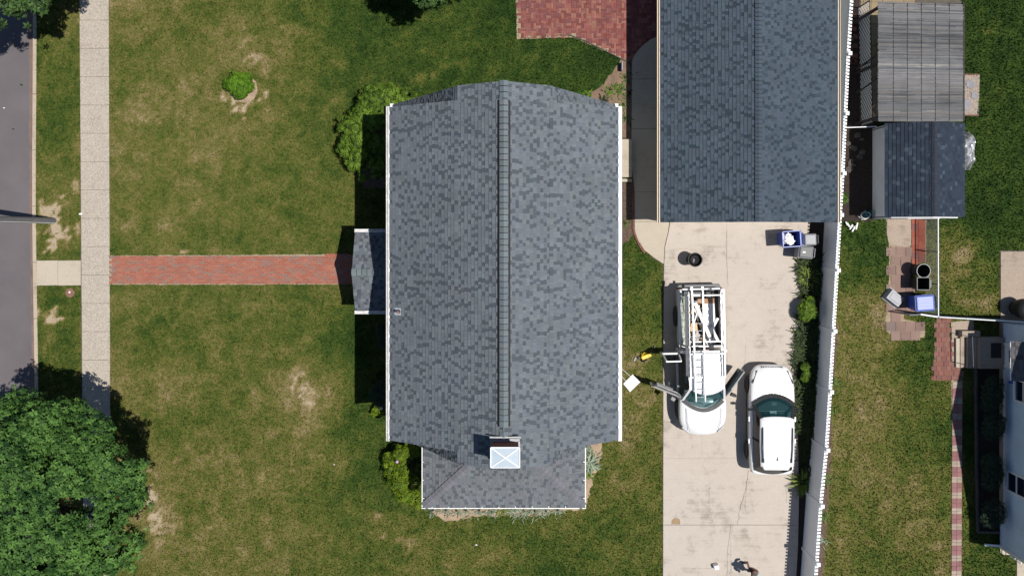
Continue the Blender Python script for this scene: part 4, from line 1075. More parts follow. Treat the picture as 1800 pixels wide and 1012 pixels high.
# door hood
hx0 = GX(1724); hw = .80; hz, hzr = 2.22, 2.62
hd = deck('door_hood', [[(hx0, dy - hw, hz), (nx_ - .03, dy - hw, hzr), (nx_ - .03, dy + hw, hzr), (hx0, dy + hw, hz)]], M['white'], nb, .1)
rh = Roofer(tones((.13, .128, .13), 6, .2, 51), tones((.08, .08, .085), 4, .2, 52), seed=53, widths=(.2, .24, .28))
rh.plane((hx0 + .03, dy - hw, hz + .019), (0, 1, 0), (nx_ - .03 - hx0, 0, hzr - hz), 2 * hw, math.hypot(nx_ - .06 - hx0, hzr - hz) - .03)
rh.finish(hd, 60)
for s_ in (-1, 1):
    MB().bar((nx_ - .06, dy + s_ * .66, 1.45), (hx0 + .1, dy + s_ * .70, 2.15), .07).build('hood_bracket', M['darkwood'], nb, world=True)
mtr = MB().lathe((nx_ - .14, GY(664), 1.05), [(.0, -.05), (.07, -.05), (.075, .05), (.0, .07)], 12, 'X').build('meter', M['blue'], nb, world=True)
ds = MB().bar((nx_ - .06, e1 - .05, .12), (nx_ - .06, e1 - .05, 2.8), .08, .06, up=Vector((1, 0, 0))).build('downspout', M['white'], nb, world=True)
MB().bar((nx_ - .02, GY(957.5), .09), (GX(1729), GY(955.5), .06), .085, .07).build('spout', M['white'], ds)

# entrance steps of the neighbour
stp = thing('entrance_steps', W(1715, 612), 'grey concrete entrance steps below the neighbour house door', 'steps')
for nm, a, b, y0_, y1_, z in (('step', 1685, 1694, 591, 645, .16), ('step', 1694.5, 1711, 591, 645, .30), ('landing', 1711.5, 1756, 591, 645, .47), ('side_kerb', 1684, 1716, 580, 590.5, .34)):
    MB().box(((GX(a) + GX(b)) / 2, (GY(y0_) + GY(y1_)) / 2, z / 2), (GX(b) - GX(a), GY(y0_) - GY(y1_), z)).build(nm, M['oldconc'], stp, world=True, bevel=.012)
MB().box(((GX(1681) + GX(1684)) / 2, (GY(594) + GY(645)) / 2, .06), (GX(1684.4) - GX(1676), GY(594) - GY(645), .12)).build('white_edge', M['walk'], stp, world=True)
MB().tube([W(1709, 592, .30), W(1709, 592, 1.05), W(1711, 644, 1.08), W(1711, 644, .30)], .022, 6).build('railing', M['darkgrey'], stp, world=True)
dm = MB().box((GX(1740), GY(613), .49), (.42, .62, .02)).build('doormat', M['black']); tag(dm, 'black doormat on the landing in front of the neighbour house door', 'doormat')
# timber border of the bed
tb = MB(); L_ = [(1714.5, 646), (1716, 800), (1718, 934), (1756, 935)]
for a, b in zip(L_, L_[1:]): tb.bar(W(*a, .07), W(*b, .07), .09, .14)
tag(tb.build('timber_border', M['greytimber']), 'dark timber border around the shaded bed by the neighbour house', 'border')
# ================================================================== VEHICLES
def ring(y, pts):      # half section -> full closed section at station y
    return [Vector((x, y, z)) for x, z in pts] + [Vector((-x, y, z)) for x, z in reversed(pts)]
def wheel(parent, x, y, r, w, name='wheel', rim='chrome'):
    s = 1 if x > 0 else -1
    t = MB().lathe((x, y, r), [(r * .62, -w / 2), (r * .93, -w / 2), (r, -w * .36), (r, w * .36), (r * .93, w / 2), (r * .62, w / 2)], 28, 'X').build(name, M['rubber'], parent, smooth=False)
    m = MB().lathe((x, y, r), [(r * .63, s * w * .44), (r * .58, s * w * .34), (r * .2, s * w * .28), (0, s * w * .32)], 24, 'X')
    for k in range(5):
        a = 2 * math.pi * k / 5; m.bar((x + s * w * .40, y, r), (x + s * w * .42, y + math.cos(a) * r * .6, r + math.sin(a) * r * .6), r * .16, .03, up=Vector((1, 0, 0)))
    m.build('rim', M[rim], t)
    return t
def arch(parent, x, y, r):
    s = 1 if x > 0 else -1
    MB().lathe((x, y, r), [(r * 1.14, s * -.10), (r * 1.14, s * .012), (r * .9, s * .012)], 26, 'X').build('wheel_arch', M['black'], parent)

# ------------------------------------------------------------------ white crossover
suv = thing('parked_car', (GX(1346.3), GY(727.5), .038), 'white crossover car with black roof rails parked beside the fence border', 'car', rz=R(-.5)); suv.scale = (1.02, 1.03, 1.0); suv.location.y -= .075
ST = [(-2.225, .52, .50, .58, .80, .58, .88), (-2.17, .40, .70, .80, .93, .76, .99), (-2.0, .34, .80, .885, 1.0, .84, 1.02), (-1.5, .26, .86, .925, 1.01, .875, 1.03), (-.7, .22, .87, .925, .99, .875, 1.01),
      (.2, .22, .87, .925, .97, .875, .99), (.85, .22, .87, .925, .96, .875, 1.0), (1.2, .24, .86, .925, .94, .84, 1.01), (1.55, .27, .85, .905, .90, .77, .97), (1.85, .30, .80, .86, .84, .68, .91), (2.06, .34, .70, .76, .76, .58, .84), (2.18, .40, .56, .62, .68, .46, .75), (2.235, .46, .36, .42, .60, .30, .66)]
rows = []
for y, zb, wb, wm, zs, ws, zc in ST:
    zm = (zb + zs) / 2
    rows.append(ring(y, [(wb * .92, zb), (wb, zb + .07), (wm, zm), (wm * .99, zs - .06), (ws, zs), (ws * .62, zs + (zc - zs) * .75), (ws * .25, zc - .003)]))
mb = MB().grid(rows, close=True); mb.face(rows[0]); mb.face(rows[-1])
body = mb.build('body', M['carwhite'], suv, smooth=True, subd=1)
def outline(z, y0, y1, w0, w1, bow0, bow1, n=8, r=.35):
    """closed plan outline of a cabin at height z: front edge y1 bowed by bow1, rear edge y0 bowed by bow0"""
    out = []
    for i in range(n + 1): t = -1 + 2 * i / n; out.append(Vector((t * w1, y1 + bow1 * (1 - t * t), z)))
    for i in range(1, 6): t = i / 6; out.append(Vector((w1 + (w0 - w1) * t + .03 * math.sin(math.pi * t), y1 + (y0 - y1) * t, z)))
    for i in range(n + 1): t = 1 - 2 * i / n; out.append(Vector((t * w0, y0 - bow0 * (1 - t * t), z)))
    for i in range(1, 6): t = i / 6; out.append(Vector((-(w0 + (w1 - w0) * t + .03 * math.sin(math.pi * t)), y0 + (y1 - y0) * t, z)))
    return out
o0 = outline(.985, -1.99, .66, .78, .80, .17, .36); o1 = outline(1.52, -1.68, .20, .60, .64, .11, .06)
o2 = outline(1.60, -1.60, .10, .50, .54, .10, .06)
mid = [a.lerp(b, .5) + Vector(((a.x) * .03, 0, 0)) for a, b in zip(o0, o1)]
# front windscreen, rear glass, side glass from the same cabin surface
def strip(i0, i1, A, B, C):
    m = len(A); idx = [(i % m) for i in range(i0, i1 + 1)]
    return MB().grid([[A[i] for i in idx], [B[i] for i in idx], [C[i] for i in idx]])
strip(0, 8, o0, mid, o1).build('windscreen', M['glass'], suv, smooth=True)
strip(8, 14, o0, mid, o1).build('side_window', M['darkglass'], suv, smooth=True)
strip(14, 22, o0, mid, o1).build('rear_window', M['darkglass'], suv, smooth=True)
strip(22, 28, o0, mid, o1).build('side_window', M['darkglass'], suv, smooth=True)
# black surround of the windscreen, pillars
def along_bar(mb, pts, w, h, dz=.008):
    for a, b in zip(pts, pts[1:]): mb.bar(a + Vector((0, 0, dz)), b + Vector((0, 0, dz)), w, h)
mb = MB(); along_bar(mb, [p + Vector((0, -.05, .02)) for p in o0[0:9]], .30, .02, .016); mb.build('windscreen_surround', M['rubber'], suv)
for k, w_ in ((0, .15), (8, .15), (11, .10), (25, .10)):
    mb = MB(); along_bar(mb, [o0[k], mid[k], o1[k]], w_, .03); mb.build('pillar', M['rubber'], suv)
mb = MB()
for p in ((-.45, -.02), (.05, -.35)): mb.bar((p[0] , 1.04 + .0, 1.012), (p[0] + .42, .99, 1.012), .02, .02)
mb.build('wiper', M['black'], suv)
rows = [[Vector((p.x * 1.06, p.y * 1.0 + (.02 if p.y > 0 else -.03), 1.505)) for p in o1], [Vector((p.x * 1.055, p.y, 1.53)) for p in o1], [Vector((p.x * 1.1, p.y, 1.583)) for p in o2], [Vector((p.x * .6, p.y * .8 - .12, 1.615)) for p in o2]]
mb = MB().grid(rows, close=True); mb.face(rows[-1]); mb.build('roof', M['carwhite'], suv, smooth=True)
MB().hull8([(-.50, -1.86, 1.48), (.50, -1.86, 1.48), (.63, -1.60, 1.50), (-.63, -1.60, 1.50)], [(-.46, -1.86, 1.51), (.46, -1.86, 1.51), (.61, -1.60, 1.55), (-.61, -1.60, 1.55)]).build('spoiler', M['carwhite'], suv, bevel=.03)
for s in (-1, 1):
    mb = MB(); mb.tube([(s * .585, -.12, 1.55), (s * .60, -.2, 1.635), (s * .595, -.95, 1.655), (s * .57, -1.46, 1.635), (s * .565, -1.52, 1.58)], .022, 8)
    mb.box((s * .565, -1.46, 1.60), (.07, .16, .05)); mb.build('roof_rail', M['black'], suv)
    mb = MB().lathe((0, 0, 0), [(0, -.11), (.06, -.09), (.085, 0), (.07, .09), (0, .115)], 12, 'X'); 
    for i, v in enumerate(mb.v): mb.v[i] = (v[0] + s * 1.01, v[1] * .75 + .47, v[2] + 1.03)
    mb.bar((s * .84, .47, 1.0), (s * .95, .47, 1.02), .05, .04); mb.build('mirror', M['black'], suv, smooth=False)
    mb = MB().grid([[Vector((s * (.60 + .20 * t), 2.02 - .42 * t - .1 * t * t, .80 + .10 * t)) for t in (0, .25, .5, .75, 1)], [Vector((s * (.70 + .17 * t), 1.985 - .47 * t, .745 + .12 * t)) for t in (0, .25, .5, .75, 1)]])
    mb.build('headlight', M['darkgrey'], suv)
    MB().box((s * .80, -2.03, .74), (.08, .16, .13)).build('tail_light', M['red'], suv, bevel=.02)
    for yy in (.05, -.85): MB().bar((s * .945, yy - .09, .86), (s * .945, yy + .09, .86), .03, .035).build('door_handle', M['chrome'], suv)
    for yy in (1.36, -1.32): wheel(suv, s * .83, yy, .34, .225); arch(suv, s * .905, yy, .34)
    MB().bar((s * .925, -1.0, .36), (s * .925, 1.0, .34), .03, .10).build('side_skirt', M['darkgrey'], suv)
mb = MB(); 
for k in range(13): mb.box((-.42 + k * .07, 2.13, .765 - abs(k - 6) * .004), (.035, .09, .03))
mb.build('grille', M['black'], suv)
MB().lathe((0, 0, 0), [(0, 0)], 4) if False else None
MB().hull8([(-.03, -1.44, 1.615), (.03, -1.44, 1.615), (.012, -1.30, 1.615), (-.012, -1.30, 1.615)], [(-.012, -1.44, 1.69), (.012, -1.44, 1.69), (.006, -1.36, 1.66), (-.006, -1.36, 1.66)]).build('antenna_fin', M['darkgrey'], suv)
MB().box((0, .66, 1.0), (1.3, .5, .06)).build('dashboard', M['dash'], suv, bevel=.03)
MB().box((.02, .70, 1.035), (.2, .14, .02)).build('dash_screen', M['grey'], suv)
for s in (-1, 1):
    MB().box((s * .36, -.12, 1.14), (.46, .16, .5)).build('seat', M['dash'], suv, bevel=.05)
    MB().box((s * .36, .15, .96), (.46, .5, .12)).build('seat_base', M['dash'], suv, bevel=.03)
mb = MB(); 
for k in range(16):
    a, b = 2 * math.pi * k / 16, 2 * math.pi * (k + 1) / 16
    mb.bar((-.36 + .18 * math.cos(a), .36 - .03 * math.sin(a), 1.05 + .15 * math.sin(a)), (-.36 + .18 * math.cos(b), .36 - .03 * math.sin(b), 1.05 + .15 * math.sin(b)), .03)
mb.build('steering_wheel', M['black'], suv)
MB().box((.08, .32, 1.03), (.10, .05, .02)).build('paper', M['paper'], suv)

# ------------------------------------------------------------------ white pickup with a ladder rack and open doors
TX, TY, TR = GX(1225.0), GY(628), math.pi + R(1.2)
truck = thing('pickup_truck', (TX, TY, .038), 'white pickup truck with ladder rack and three open doors on the driveway', 'pickup truck', rz=TR)
TM = Matrix.Translation((TX, TY, .038)) @ Matrix.Rotation(TR, 4, 'Z')
# front end: bonnet, wings and bumper as one lofted shell
ST = [(1.30, .45, .93, 1.0, 1.04, .92, 1.17), (1.75, .42, .93, 1.0, 1.03, .92, 1.165), (2.15, .42, .93, 1.01, 1.02, .90, 1.14), (2.50, .45, .92, .99, .99, .86, 1.10), (2.72, .48, .86, .91, .94, .72, 1.05), (2.93, .50, .70, .74, .86, .54, .98), (3.10, .54, .50, .54, .78, .40, .86), (3.14, .58, .38, .43, .70, .32, .75)]
rows = []
for y, zb, wb, wm, zs, ws, zc in ST:
    zm = (zb + zs) / 2
    rows.append(ring(y, [(wb * .92, zb), (wb, zb + .07), (wm, zm), (wm * .99, zs - .06), (ws, zs + .01), (ws * .62, zs + (zc - zs) * .78), (ws * .25, zc - .003)]))
mb = MB().grid(rows, close=True); mb.face(rows[0]); mb.face(rows[-1])
mb.build('front_body', M['carwhite'], truck, smooth=True, subd=1)
for s in (-1, 1): MB().tube([(s * .72, 1.95, 1.15), (s * .70, 2.5, 1.105), (s * .58, 2.92, 1.01)], .009, 5).build('bonnet_seam', M['grey'], truck)
# cowl with vents
cw = [Vector((t * .80, 1.62 + .40 * (1 - t * t), 1.15 + .02 * (1 - t * t))) for t in [-1 + k / 6 for k in range(13)]]
mb = MB(); along_bar(mb, cw, .16, .03, .015); mb.build('cowl', M['darkgrey'], truck)
mb = MB(); 
for k in range(20): t = -.9 + k * .0947; p = Vector((t * .80, 1.62 + .40 * (1 - t * t), 1.19)); mb.bar(p - Vector((0, .06, 0)), p + Vector((0, .05, 0)), .014, .012)
mb.build('cowl_vent', M['black'], truck)
mb = MB(); mb.bar((-.62, 1.60, 1.22), (-.02, 1.86, 1.215), .02); mb.bar((.05, 1.74, 1.24), (.60, 1.60, 1.22), .02); mb.build('wiper', M['black'], truck)
# windscreen
wa = [Vector((t * .80, 1.52 + .40 * (1 - t * t), 1.17 + .02 * (1 - t * t))) for t in [-1 + k / 4 for k in range(9)]]
wb_ = [Vector((t * .66, 1.00 + .22 * (1 - t * t), 1.80 + .03 * (1 - t * t))) for t in [-1 + k / 4 for k in range(9)]]
MB().grid([wa, [a.lerp(b, .5) + Vector((0, .015, .02)) for a, b in zip(wa, wb_)], wb_]).build('windscreen', M['glass'], truck, smooth=True)
MB().box((-.50, 1.62, 1.26), (.20, .05, .012), rz=R(22)).build('sticker', M['paper'], truck)
# roof
RZ = 1.83; rows = []
for y, w, dz in ((-.52, .66, -.05), (-.46, .70, -.01), (0, .72, .015), (.6, .71, .015), (.98, .68, -.01), (1.06, .66, -.05)):
    fy = lambda x: (.22 * (1 - (x / .66) ** 2) if y > .9 else 0)
    rows.append([Vector((x * w, y + (.22 * (1 - x * x) if y > .5 else 0) * (1 if y > .9 else .4), RZ + dz + .02 * (1 - x * x) - (.05 if abs(x) > .99 else 0))) for x in (-1.06, -.96, -.7, -.35, 0, .35, .7, .96, 1.06)])
mb = MB().grid(rows); mb.build('roof', M['carwhite'], truck, smooth=True)
MB().box((0, .3, RZ - .055), (1.30, 1.4, .03)).build('headliner', M['interior'], truck)
# pillars
mb = MB()
for s in (-1, 1):
    mb.bar((s * .86, 1.58, 1.10), (s * .69, 1.02, RZ - .02), .09, .07); mb.bar((s * .93, -.42, .55), (s * .93, -.42, 1.12), .08, .16); mb.bar((s * .92, -.42, 1.1), (s * .70, -.46, RZ - .03), .10, .12)
    mb.bar((s * .71, -.46, RZ - .03), (s * .69, 1.02, RZ - .03), .06, .05)
mb.build('pillar', M['carwhite'], truck)
# rear wall with window and brake light
mb = MB(); mb.box((0, -.50, .80), (1.80, .05, .70)); mb.box((0, -.50, 1.73), (1.36, .05, .16)); mb.build('cab_rear_wall', M['carwhite'], truck)
MB().hull8([(-.80, -.51, 1.15), (.80, -.51, 1.15), (.80, -.50, 1.15), (-.80, -.50, 1.15)], [(-.67, -.51, 1.66), (.67, -.51, 1.66), (.67, -.50, 1.66), (-.67, -.50, 1.66)]).build('rear_window', M['darkglass'], truck)
MB().box((0, -.545, 1.79), (.20, .05, .05)).build('brake_light', M['red'], truck)
# floor, sills, closed rear door on the far side
MB().box((0, .55, .50), (1.78, 2.2, .06)).build('floor', M['interior'], truck)
for s in (-1, 1): MB().box((s * .945, .58, .50), (.09, 2.16, .16)).build('sill', M['carwhite'], truck, bevel=.02)
MB().hull8([(-.985, -.36, .55), (-.89, -.36, .55), (-.89, .22, .55), (-.985, .22, .55)], [(-.955, -.36, 1.10), (-.87, -.36, 1.10), (-.87, .22, 1.10), (-.955, .22, 1.10)]).build('rear_door', M['carwhite'], truck)
MB().hull8([(-.90, -.30, 1.11), (-.88, -.30, 1.11), (-.88, .20, 1.11), (-.90, .20, 1.11)], [(-.71, -.28, 1.76), (-.69, -.28, 1.76), (-.69, .18, 1.76), (-.71, .18, 1.76)]).build('rear_door_glass', M['darkglass'], truck)
MB().bar((-.92, .23, 1.10), (-.70, .2, 1.78), .05, .09).build('door_pillar', M['carwhite'], truck)
for x in (-.42, .42):
    MB().box((x, .72, .72), (.52, .52, .2)).build('seat_base', M['seat'], truck, bevel=.05); MB().box((x, .42, 1.06), (.50, .18, .66)).build('seat', M['seat'], truck, bevel=.06)
    MB().box((x, .40, 1.48), (.26, .1, .18)).build('headrest', M['seat'], truck, bevel=.03)
MB().box((0, -.20, .80), (1.4, .34, .3)).build('rear_bench', M['interior'], truck, bevel=.05)
MB().box((0, 1.42, 1.02), (1.60, .50, .24)).build('dashboard', M['seat'], truck, bevel=.05)
MB().box((0, 1.42, 1.15), (.22, .22, .02)).build('dash_papers', M['paper'], truck)
MB().box((0, .75, .80), (.24, .6, .24)).build('console', M['dash'], truck, bevel=.03)
mb = MB()
for k in range(16):
    a, b = 2 * math.pi * k / 16, 2 * math.pi * (k + 1) / 16
    mb.bar((-.42 + .19 * math.cos(a), 1.12 + .08 * math.sin(a), 1.10 + .17 * math.sin(a)), (-.42 + .19 * math.cos(b), 1.12 + .08 * math.sin(b), 1.10 + .17 * math.sin(b)), .032)
mb.bar((-.60, 1.12, 1.1), (-.24, 1.12, 1.1), .04); mb.build('steering_wheel', M['black'], truck)
# cargo bed
MB().box((0, -1.82, .62), (1.62, 2.36, .06)).build('bed_floor', M['darkgrey'], truck)
for s in (-1, 1):
    mb = MB(); mb.hull8([(s * .93, -2.98, .45), (s * .93, -.60, .45), (s * .80, -.60, .45), (s * .80, -2.98, .45)], [(s * .965, -3.0, 1.10), (s * .975, -.60, 1.10), (s * .80, -.60, 1.10), (s * .80, -3.0, 1.10)])
    mb.build('bed_side', M['carwhite'], truck, bevel=.035)
    MB().box((s * .915, -1.80, 1.115), (.10, 2.32, .02)).build('bed_rail_cap', M['rackwhite'], truck)
    for yy in (2.08, -1.82): wheel(truck, s * .885, yy, .39, .26); arch(truck, s * .965, yy, .39)
    MB().box((s * .90, -2.97, .86), (.10, .09, .30)).build('tail_light', M['red'], truck, bevel=.02)
    MB().hull8([(s * .62, 2.98, .74), (s * .86, 2.78, .76), (s * .84, 2.74, .90), (s * .62, 2.95, .90)], [(s * .62, 3.05, .72), (s * .90, 2.82, .74), (s * .87, 2.78, .91), (s * .62, 3.0, .91)]).build('headlight', M['lens'], truck)
MB().box((0, -.62, .86), (1.60, .05, .50)).build('bed_front', M['carwhite'], truck)
MB().box((0, -3.0, .80), (1.58, .07, .58)).build('tailgate', M['carwhite'], truck, bevel=.02)
MB().hull8([(-.90, -3.17, .48), (.90, -3.17, .48), (.97, -2.99, .48), (-.97, -2.99, .48)], [(-.84, -3.17, .66), (.84, -3.17, .66), (.97, -3.0, .66), (-.97, -3.0, .66)]).build('rear_bumper', M['midgrey'], truck, bevel=.02)
MB().box((0, -.2, .36), (.9, 5.2, .16)).build('chassis', M['black'], truck)
# rack
RK_Z = 1.93
for s in (-1, 1):
    mb = MB(); x = s * .72
    for yy in (-2.80, -.70): mb.bar((s * .86, yy, 1.10), (x, yy, RK_Z), .06, .06)
    mb.bar((s * .84, -2.80, 1.45), (s * .84, -.70, 1.45), .035, .05)
    mb.bar((s * .85, -2.80, 1.15), (s * .80, -2.1, 1.45), .03); mb.bar((s * .85, -.70, 1.15), (s * .80, -1.4, 1.45), .03)
    if s < 0: mb.bar((x, -2.98, RK_Z), (x, .55, RK_Z), .055, .05)
    mb.build('rack_side', M['rackwhite'] if s < 0 else M['steel'], truck)
    xo, xi = (s * .82, s * .71) if s > 0 else (s * .69, s * .62)
    MB().hull8([(xo, -2.95, 1.68), (xo, .50, 1.68), (xo - s * .02, .50, 1.68), (xo - s * .02, -2.95, 1.68)], [(xi, -2.95, RK_Z), (xi, .50, RK_Z), (xi - s * .02, .50, RK_Z), (xi - s * .02, -2.95, RK_Z)]).build('rack_plate', M['rackwhite'], truck)
    k = -2.90
    while k < .4: MB().box((xi - s * .02, k + .11, RK_Z + .012), (.032, .19, .02)).build('sunlit_dash', M['rackwhite'], truck); k += .27  # white pieces added for the sunlit edges of the plate's slots
for yy, nm in ((-2.80, 'crossbar'), (-.92, 'crossbar'), (-.42, 'crossbar'), (.52, 'crossbar')):
    MB().box((-.02, yy, RK_Z + .0), (1.36, .045, .06)).build(nm, M['rackwhite'], truck)
MB().hull8([(.70, -2.72, 1.12), (.855, -2.72, 1.12), (.855, -.68, 1.12), (.70, -.68, 1.12)], [(.70, -2.72, 1.14), (.855, -2.72, 1.14), (.855, -.68, 1.14), (.70, -.68, 1.14)]).build('side_panel', mat_plain('olive_grass_reflection', (.16, .19, .08), .4), truck)  # olive of grass reflected in side glass, put into the panel colour
# doors: built in the truck's frame at their hinge, swung open
def door(name, hinge, ang, L, sgn, window=True, tilt=.20, lbl=None):
    """a door panel L long pointing from its hinge along angle ang (radians, truck frame); outer face towards sgn side"""
    d = Vector((math.cos(ang), math.sin(ang), 0)); n = Vector((-d.y, d.x, 0)) * sgn; h = Vector(hinge)
    def q(u, v, z): return h + d * u + n * v + Vector((0, 0, z))
    mb = MB(); mb.hull8([q(0, 0, .50), q(L, 0, .50), q(L, -.11, .50), q(0, -.11, .50)], [q(0, .02, 1.10), q(L, .02, 1.10), q(L, -.10, 1.10), q(0, -.10, 1.10)])
    o = mb.build(name, M['carwhite'], truck, lbl, bevel=.02)
    MB().hull8([q(.05, -.115, .56), q(L - .05, -.115, .56), q(L - .05, -.15, .56), q(.05, -.15, .56)], [q(.05, -.105, 1.06), q(L - .05, -.105, 1.06), q(L - .05, -.14, 1.06), q(.05, -.14, 1.06)]).build('door_trim', M['dash'], o)
    MB().hull8([q(L * .3, -.15, .82), q(L * .85, -.15, .82), q(L * .85, -.21, .82), q(L * .3, -.21, .82)], [q(L * .3, -.15, .87), q(L * .85, -.15, .87), q(L * .85, -.21, .87), q(L * .3, -.21, .87)]).build('armrest', M['midgrey'], o)
    t0 = .34 if L > 1 else .02
    fr = MB(); top0, top1 = q(t0 + .05, -tilt, 1.76), q(L - .06, -tilt, 1.78)
    fr.bar(q(.03, -.04, 1.09), top0, .05, .07); fr.bar(top0, top1, .05, .05); fr.bar(top1, q(L - .03, -.04, 1.09), .05, .08); fr.bar(q(0, -.04, 1.10), q(L, -.04, 1.10), .10, .03)
    fr.build('window_frame', M['rackwhite'] if L < 1 else M['grey'], o)
    MB().face([q(.06, -.04, 1.11), q(L - .06, -.04, 1.11), q(L - .09, -tilt + .0, 1.75), q(t0 + .09, -tilt, 1.74)]).build('window_glass', M['darkglass'], o)
    MB().bar(q(L - .22, .035, .95), q(L - .08, .035, .95), .04, .03).build('door_handle', M['black'], o)
    return o, q
# local axes: +y is the front of the truck, +x is its right side (left in the picture)
o, q = door('front_door', (.93, 1.50, 0), R(-23), 1.32, 1)
MB().hull8([q(.20, .10, 1.06), q(.42, .06, 1.06), q(.42, .22, 1.06), q(.24, .26, 1.06)], [q(.20, .10, 1.22), q(.42, .06, 1.22), q(.42, .22, 1.22), q(.24, .26, 1.22)]).build('mirror', M['grey'], o, bevel=.03)
o, q = door('front_door', (-.93, 1.50, 0), R(180 + 53), 1.32, -1)
MB().hull8([q(.14, .08, 1.06), q(.30, .06, 1.06), q(.34, .30, 1.06), q(.22, .32, 1.06)], [q(.14, .08, 1.2), q(.30, .06, 1.2), q(.34, .30, 1.2), q(.22, .32, 1.2)]).build('mirror', M['black'], o, bevel=.03)
door('rear_door', (.96, -.36, 0), R(0), .72, -1, tilt=.24, lbl='short rear half-door swung straight out')

def TL(x, y, z): return TM @ Vector((x, y, z - .038 if False else z))
# extension ladder tied on the rack
lz = RK_Z + .085
lad = thing('extension_ladder', TL(.5, -1, 0), 'long aluminium ladder lying along the roof rack of the pickup truck', 'ladder')
la0, la1 = TL(.59, -3.05, lz), TL(.50, 1.50, lz - .02); lb0, lb1 = TL(.15, -3.05, lz), TL(.13, 1.50, lz - .02)
for a, b in ((la0, la1), (lb0, lb1)): MB().bar(a, b, .042, .09).build('rail', M['rackwhite'], lad, world=True)
for a, b in ((la0.lerp(la1, .02) + Vector((0, 0, .06)), la0.lerp(la1, .55) + Vector((0, 0, .06))), (lb0.lerp(lb1, .02) + Vector((0, 0, .06)), lb0.lerp(lb1, .55) + Vector((0, 0, .06)))):
    MB().bar(a, b, .065, .05).build('fly_rail', M['rackwhite'], lad, world=True)
for k in range(15):
    t = (k + .6) / 15.2; MB().tube([la0.lerp(la1, t), lb0.lerp(lb1, t)], .013, 6).build('rung', M['steel'], lad, world=True)
for a in (la0, lb0): MB().bar(a + Vector((0, .12, -.02)), a + Vector((0, -.06, -.02)), .09, .06).build('foot', M['rackwhite'], lad, world=True)
mb = MB().tube([TL(.28, -.2, lz + .06), TL(.28, .5, lz + .05)], .010, 5); tag(mb.build('tie_rope', M['grey']), 'thin grey rope tied between the ladder rungs on the truck roof', 'rope')
# load in the bed: (name, label, category, material, local box centre, size, rz)
def cargo(name, label, cat, mat, c, d, rz=0.0, pitch=0.0, group=None):
    m4 = TM @ Matrix.Translation(Vector(c)) @ Matrix.Rotation(R(rz), 4, 'Z') @ Matrix.Rotation(R(pitch), 4, 'X')
    o = MB().box(None, d, M4=Matrix.Identity(4)).build(name, M[mat], bevel=.006); o.matrix_basis = m4; return tag(o, label, cat, group)
def carton(name, label, mat, c, d, rz=0.0):
    t = thing(name, TM @ Vector((c[0], c[1], c[2] - d[2] / 2)), label, 'box'); t.rotation_euler = (0, 0, TR + R(rz))
    MB().box((0, 0, d[2] / 2), d).build('carton', M[mat], t, bevel=.008)
    for s_ in (-1, 1): MB().box((0, s_ * d[1] * .25, d[2] + .006), (d[0] * .98, d[1] * .485, .008)).build('flap', M[mat], t)
    return t
carton('cardboard_box', 'brown cardboard box at the tailgate end of the truck bed', 'ply', (-.18, -2.50, .90), (.70, .20, .40))
carton('white_box', 'large white box lying in the truck bed beside the ladder', 'whitewood', (-.33, -1.95, .92), (.44, .90, .36), 2)
carton('tan_box', 'small tan box under the ladder in the truck bed', 'wood', (.32, -1.42, .84), (.30, .34, .28), 6)
carton('open_tan_box', 'tan cardboard box in the middle of the truck bed under the ladder', 'wood', (.25, -2.15, .88), (.34, .42, .30), -8)
cargo('long_white_board', 'long white board lying diagonally across the truck bed load', 'board', 'whitewood', (-.05, -1.60, 1.22), (.15, 1.85, .03), 22)
cargo('grey_board', 'grey-white board leaning against the bed side behind the cab', 'board', 'rackwhite', (-.46, -1.22, 1.10), (.13, .9, .03), 24, 14)
cargo('short_white_board', 'short white board crossing the diagonal board near the truck rack', 'board', 'rackwhite', (-.50, -1.52, 1.15), (.10, .62, .03), -32, 4)
cargo('thin_batten', 'thin white batten angled under the ladder in the truck bed', 'batten', 'whitewood', (.27, -1.86, 1.20), (.05, .95, .03), -18)
cargo('wide_batten', 'wide white batten lying across under the ladder rungs', 'batten', 'whitewood', (.20, -2.0, 1.15), (.09, .75, .03), 38)
rr = random.Random(4)
for k in range(11):
    c = (rr.uniform(-.25, .45), rr.uniform(-1.35, -.72), rr.uniform(.78, 1.0))
    mt_ = ['wood', 'ply', 'whitewood', 'darkwood'][k % 4]; c = (c[0], -1.38 + k * .062, c[2])
    cargo('wood_scrap', f"{['tan', 'brown', 'white', 'dark'][k % 4]} wood offcut behind the cab, {ORD[k]} counting from the tailgate", 'wood scrap', mt_, c, (rr.uniform(.05, .14), rr.uniform(.25, .5), rr.uniform(.02, .05)), rr.uniform(-80, 80), rr.uniform(-15, 15), 'wood offcuts heaped in the truck bed')
def crumple(name, c, r, mat, seed, sz=(1, 1, .5), label='', cat='rag', world=True):
    rr_ = random.Random(seed); bm = bmesh.new(); bmesh.ops.create_icosphere(bm, subdivisions=3, radius=1)
    for v in bm.verts:
        p = v.co; f = 1 + .30 * math.sin(p.x * 5 + seed) * math.sin(p.y * 6 + seed * 2) + rr_.uniform(-.16, .16)
        v.co = Vector((p.x * sz[0] * r * f, p.y * sz[1] * r * f, max(-.6, p.z) * sz[2] * r * f))
    me = bpy.data.meshes.new(name); bm.to_mesh(me); bm.free(); me.materials.append(M[mat]); o = link(name, me); o.location = c; return tag(o, label, cat)
crumple('rag_pile', TM @ Vector((.28, -1.02, 1.02)), .18, 'cloth', 3, (1, 1.2, .6), 'crumpled pale rags on the wood heap in the truck bed', 'rags')
crumple('dark_rag', TM @ Vector((.30, -.78, .98)), .15, 'darkgrey', 5, (1, 1.1, .6), 'crumpled dark rag next to the cab in the truck bed', 'rag')

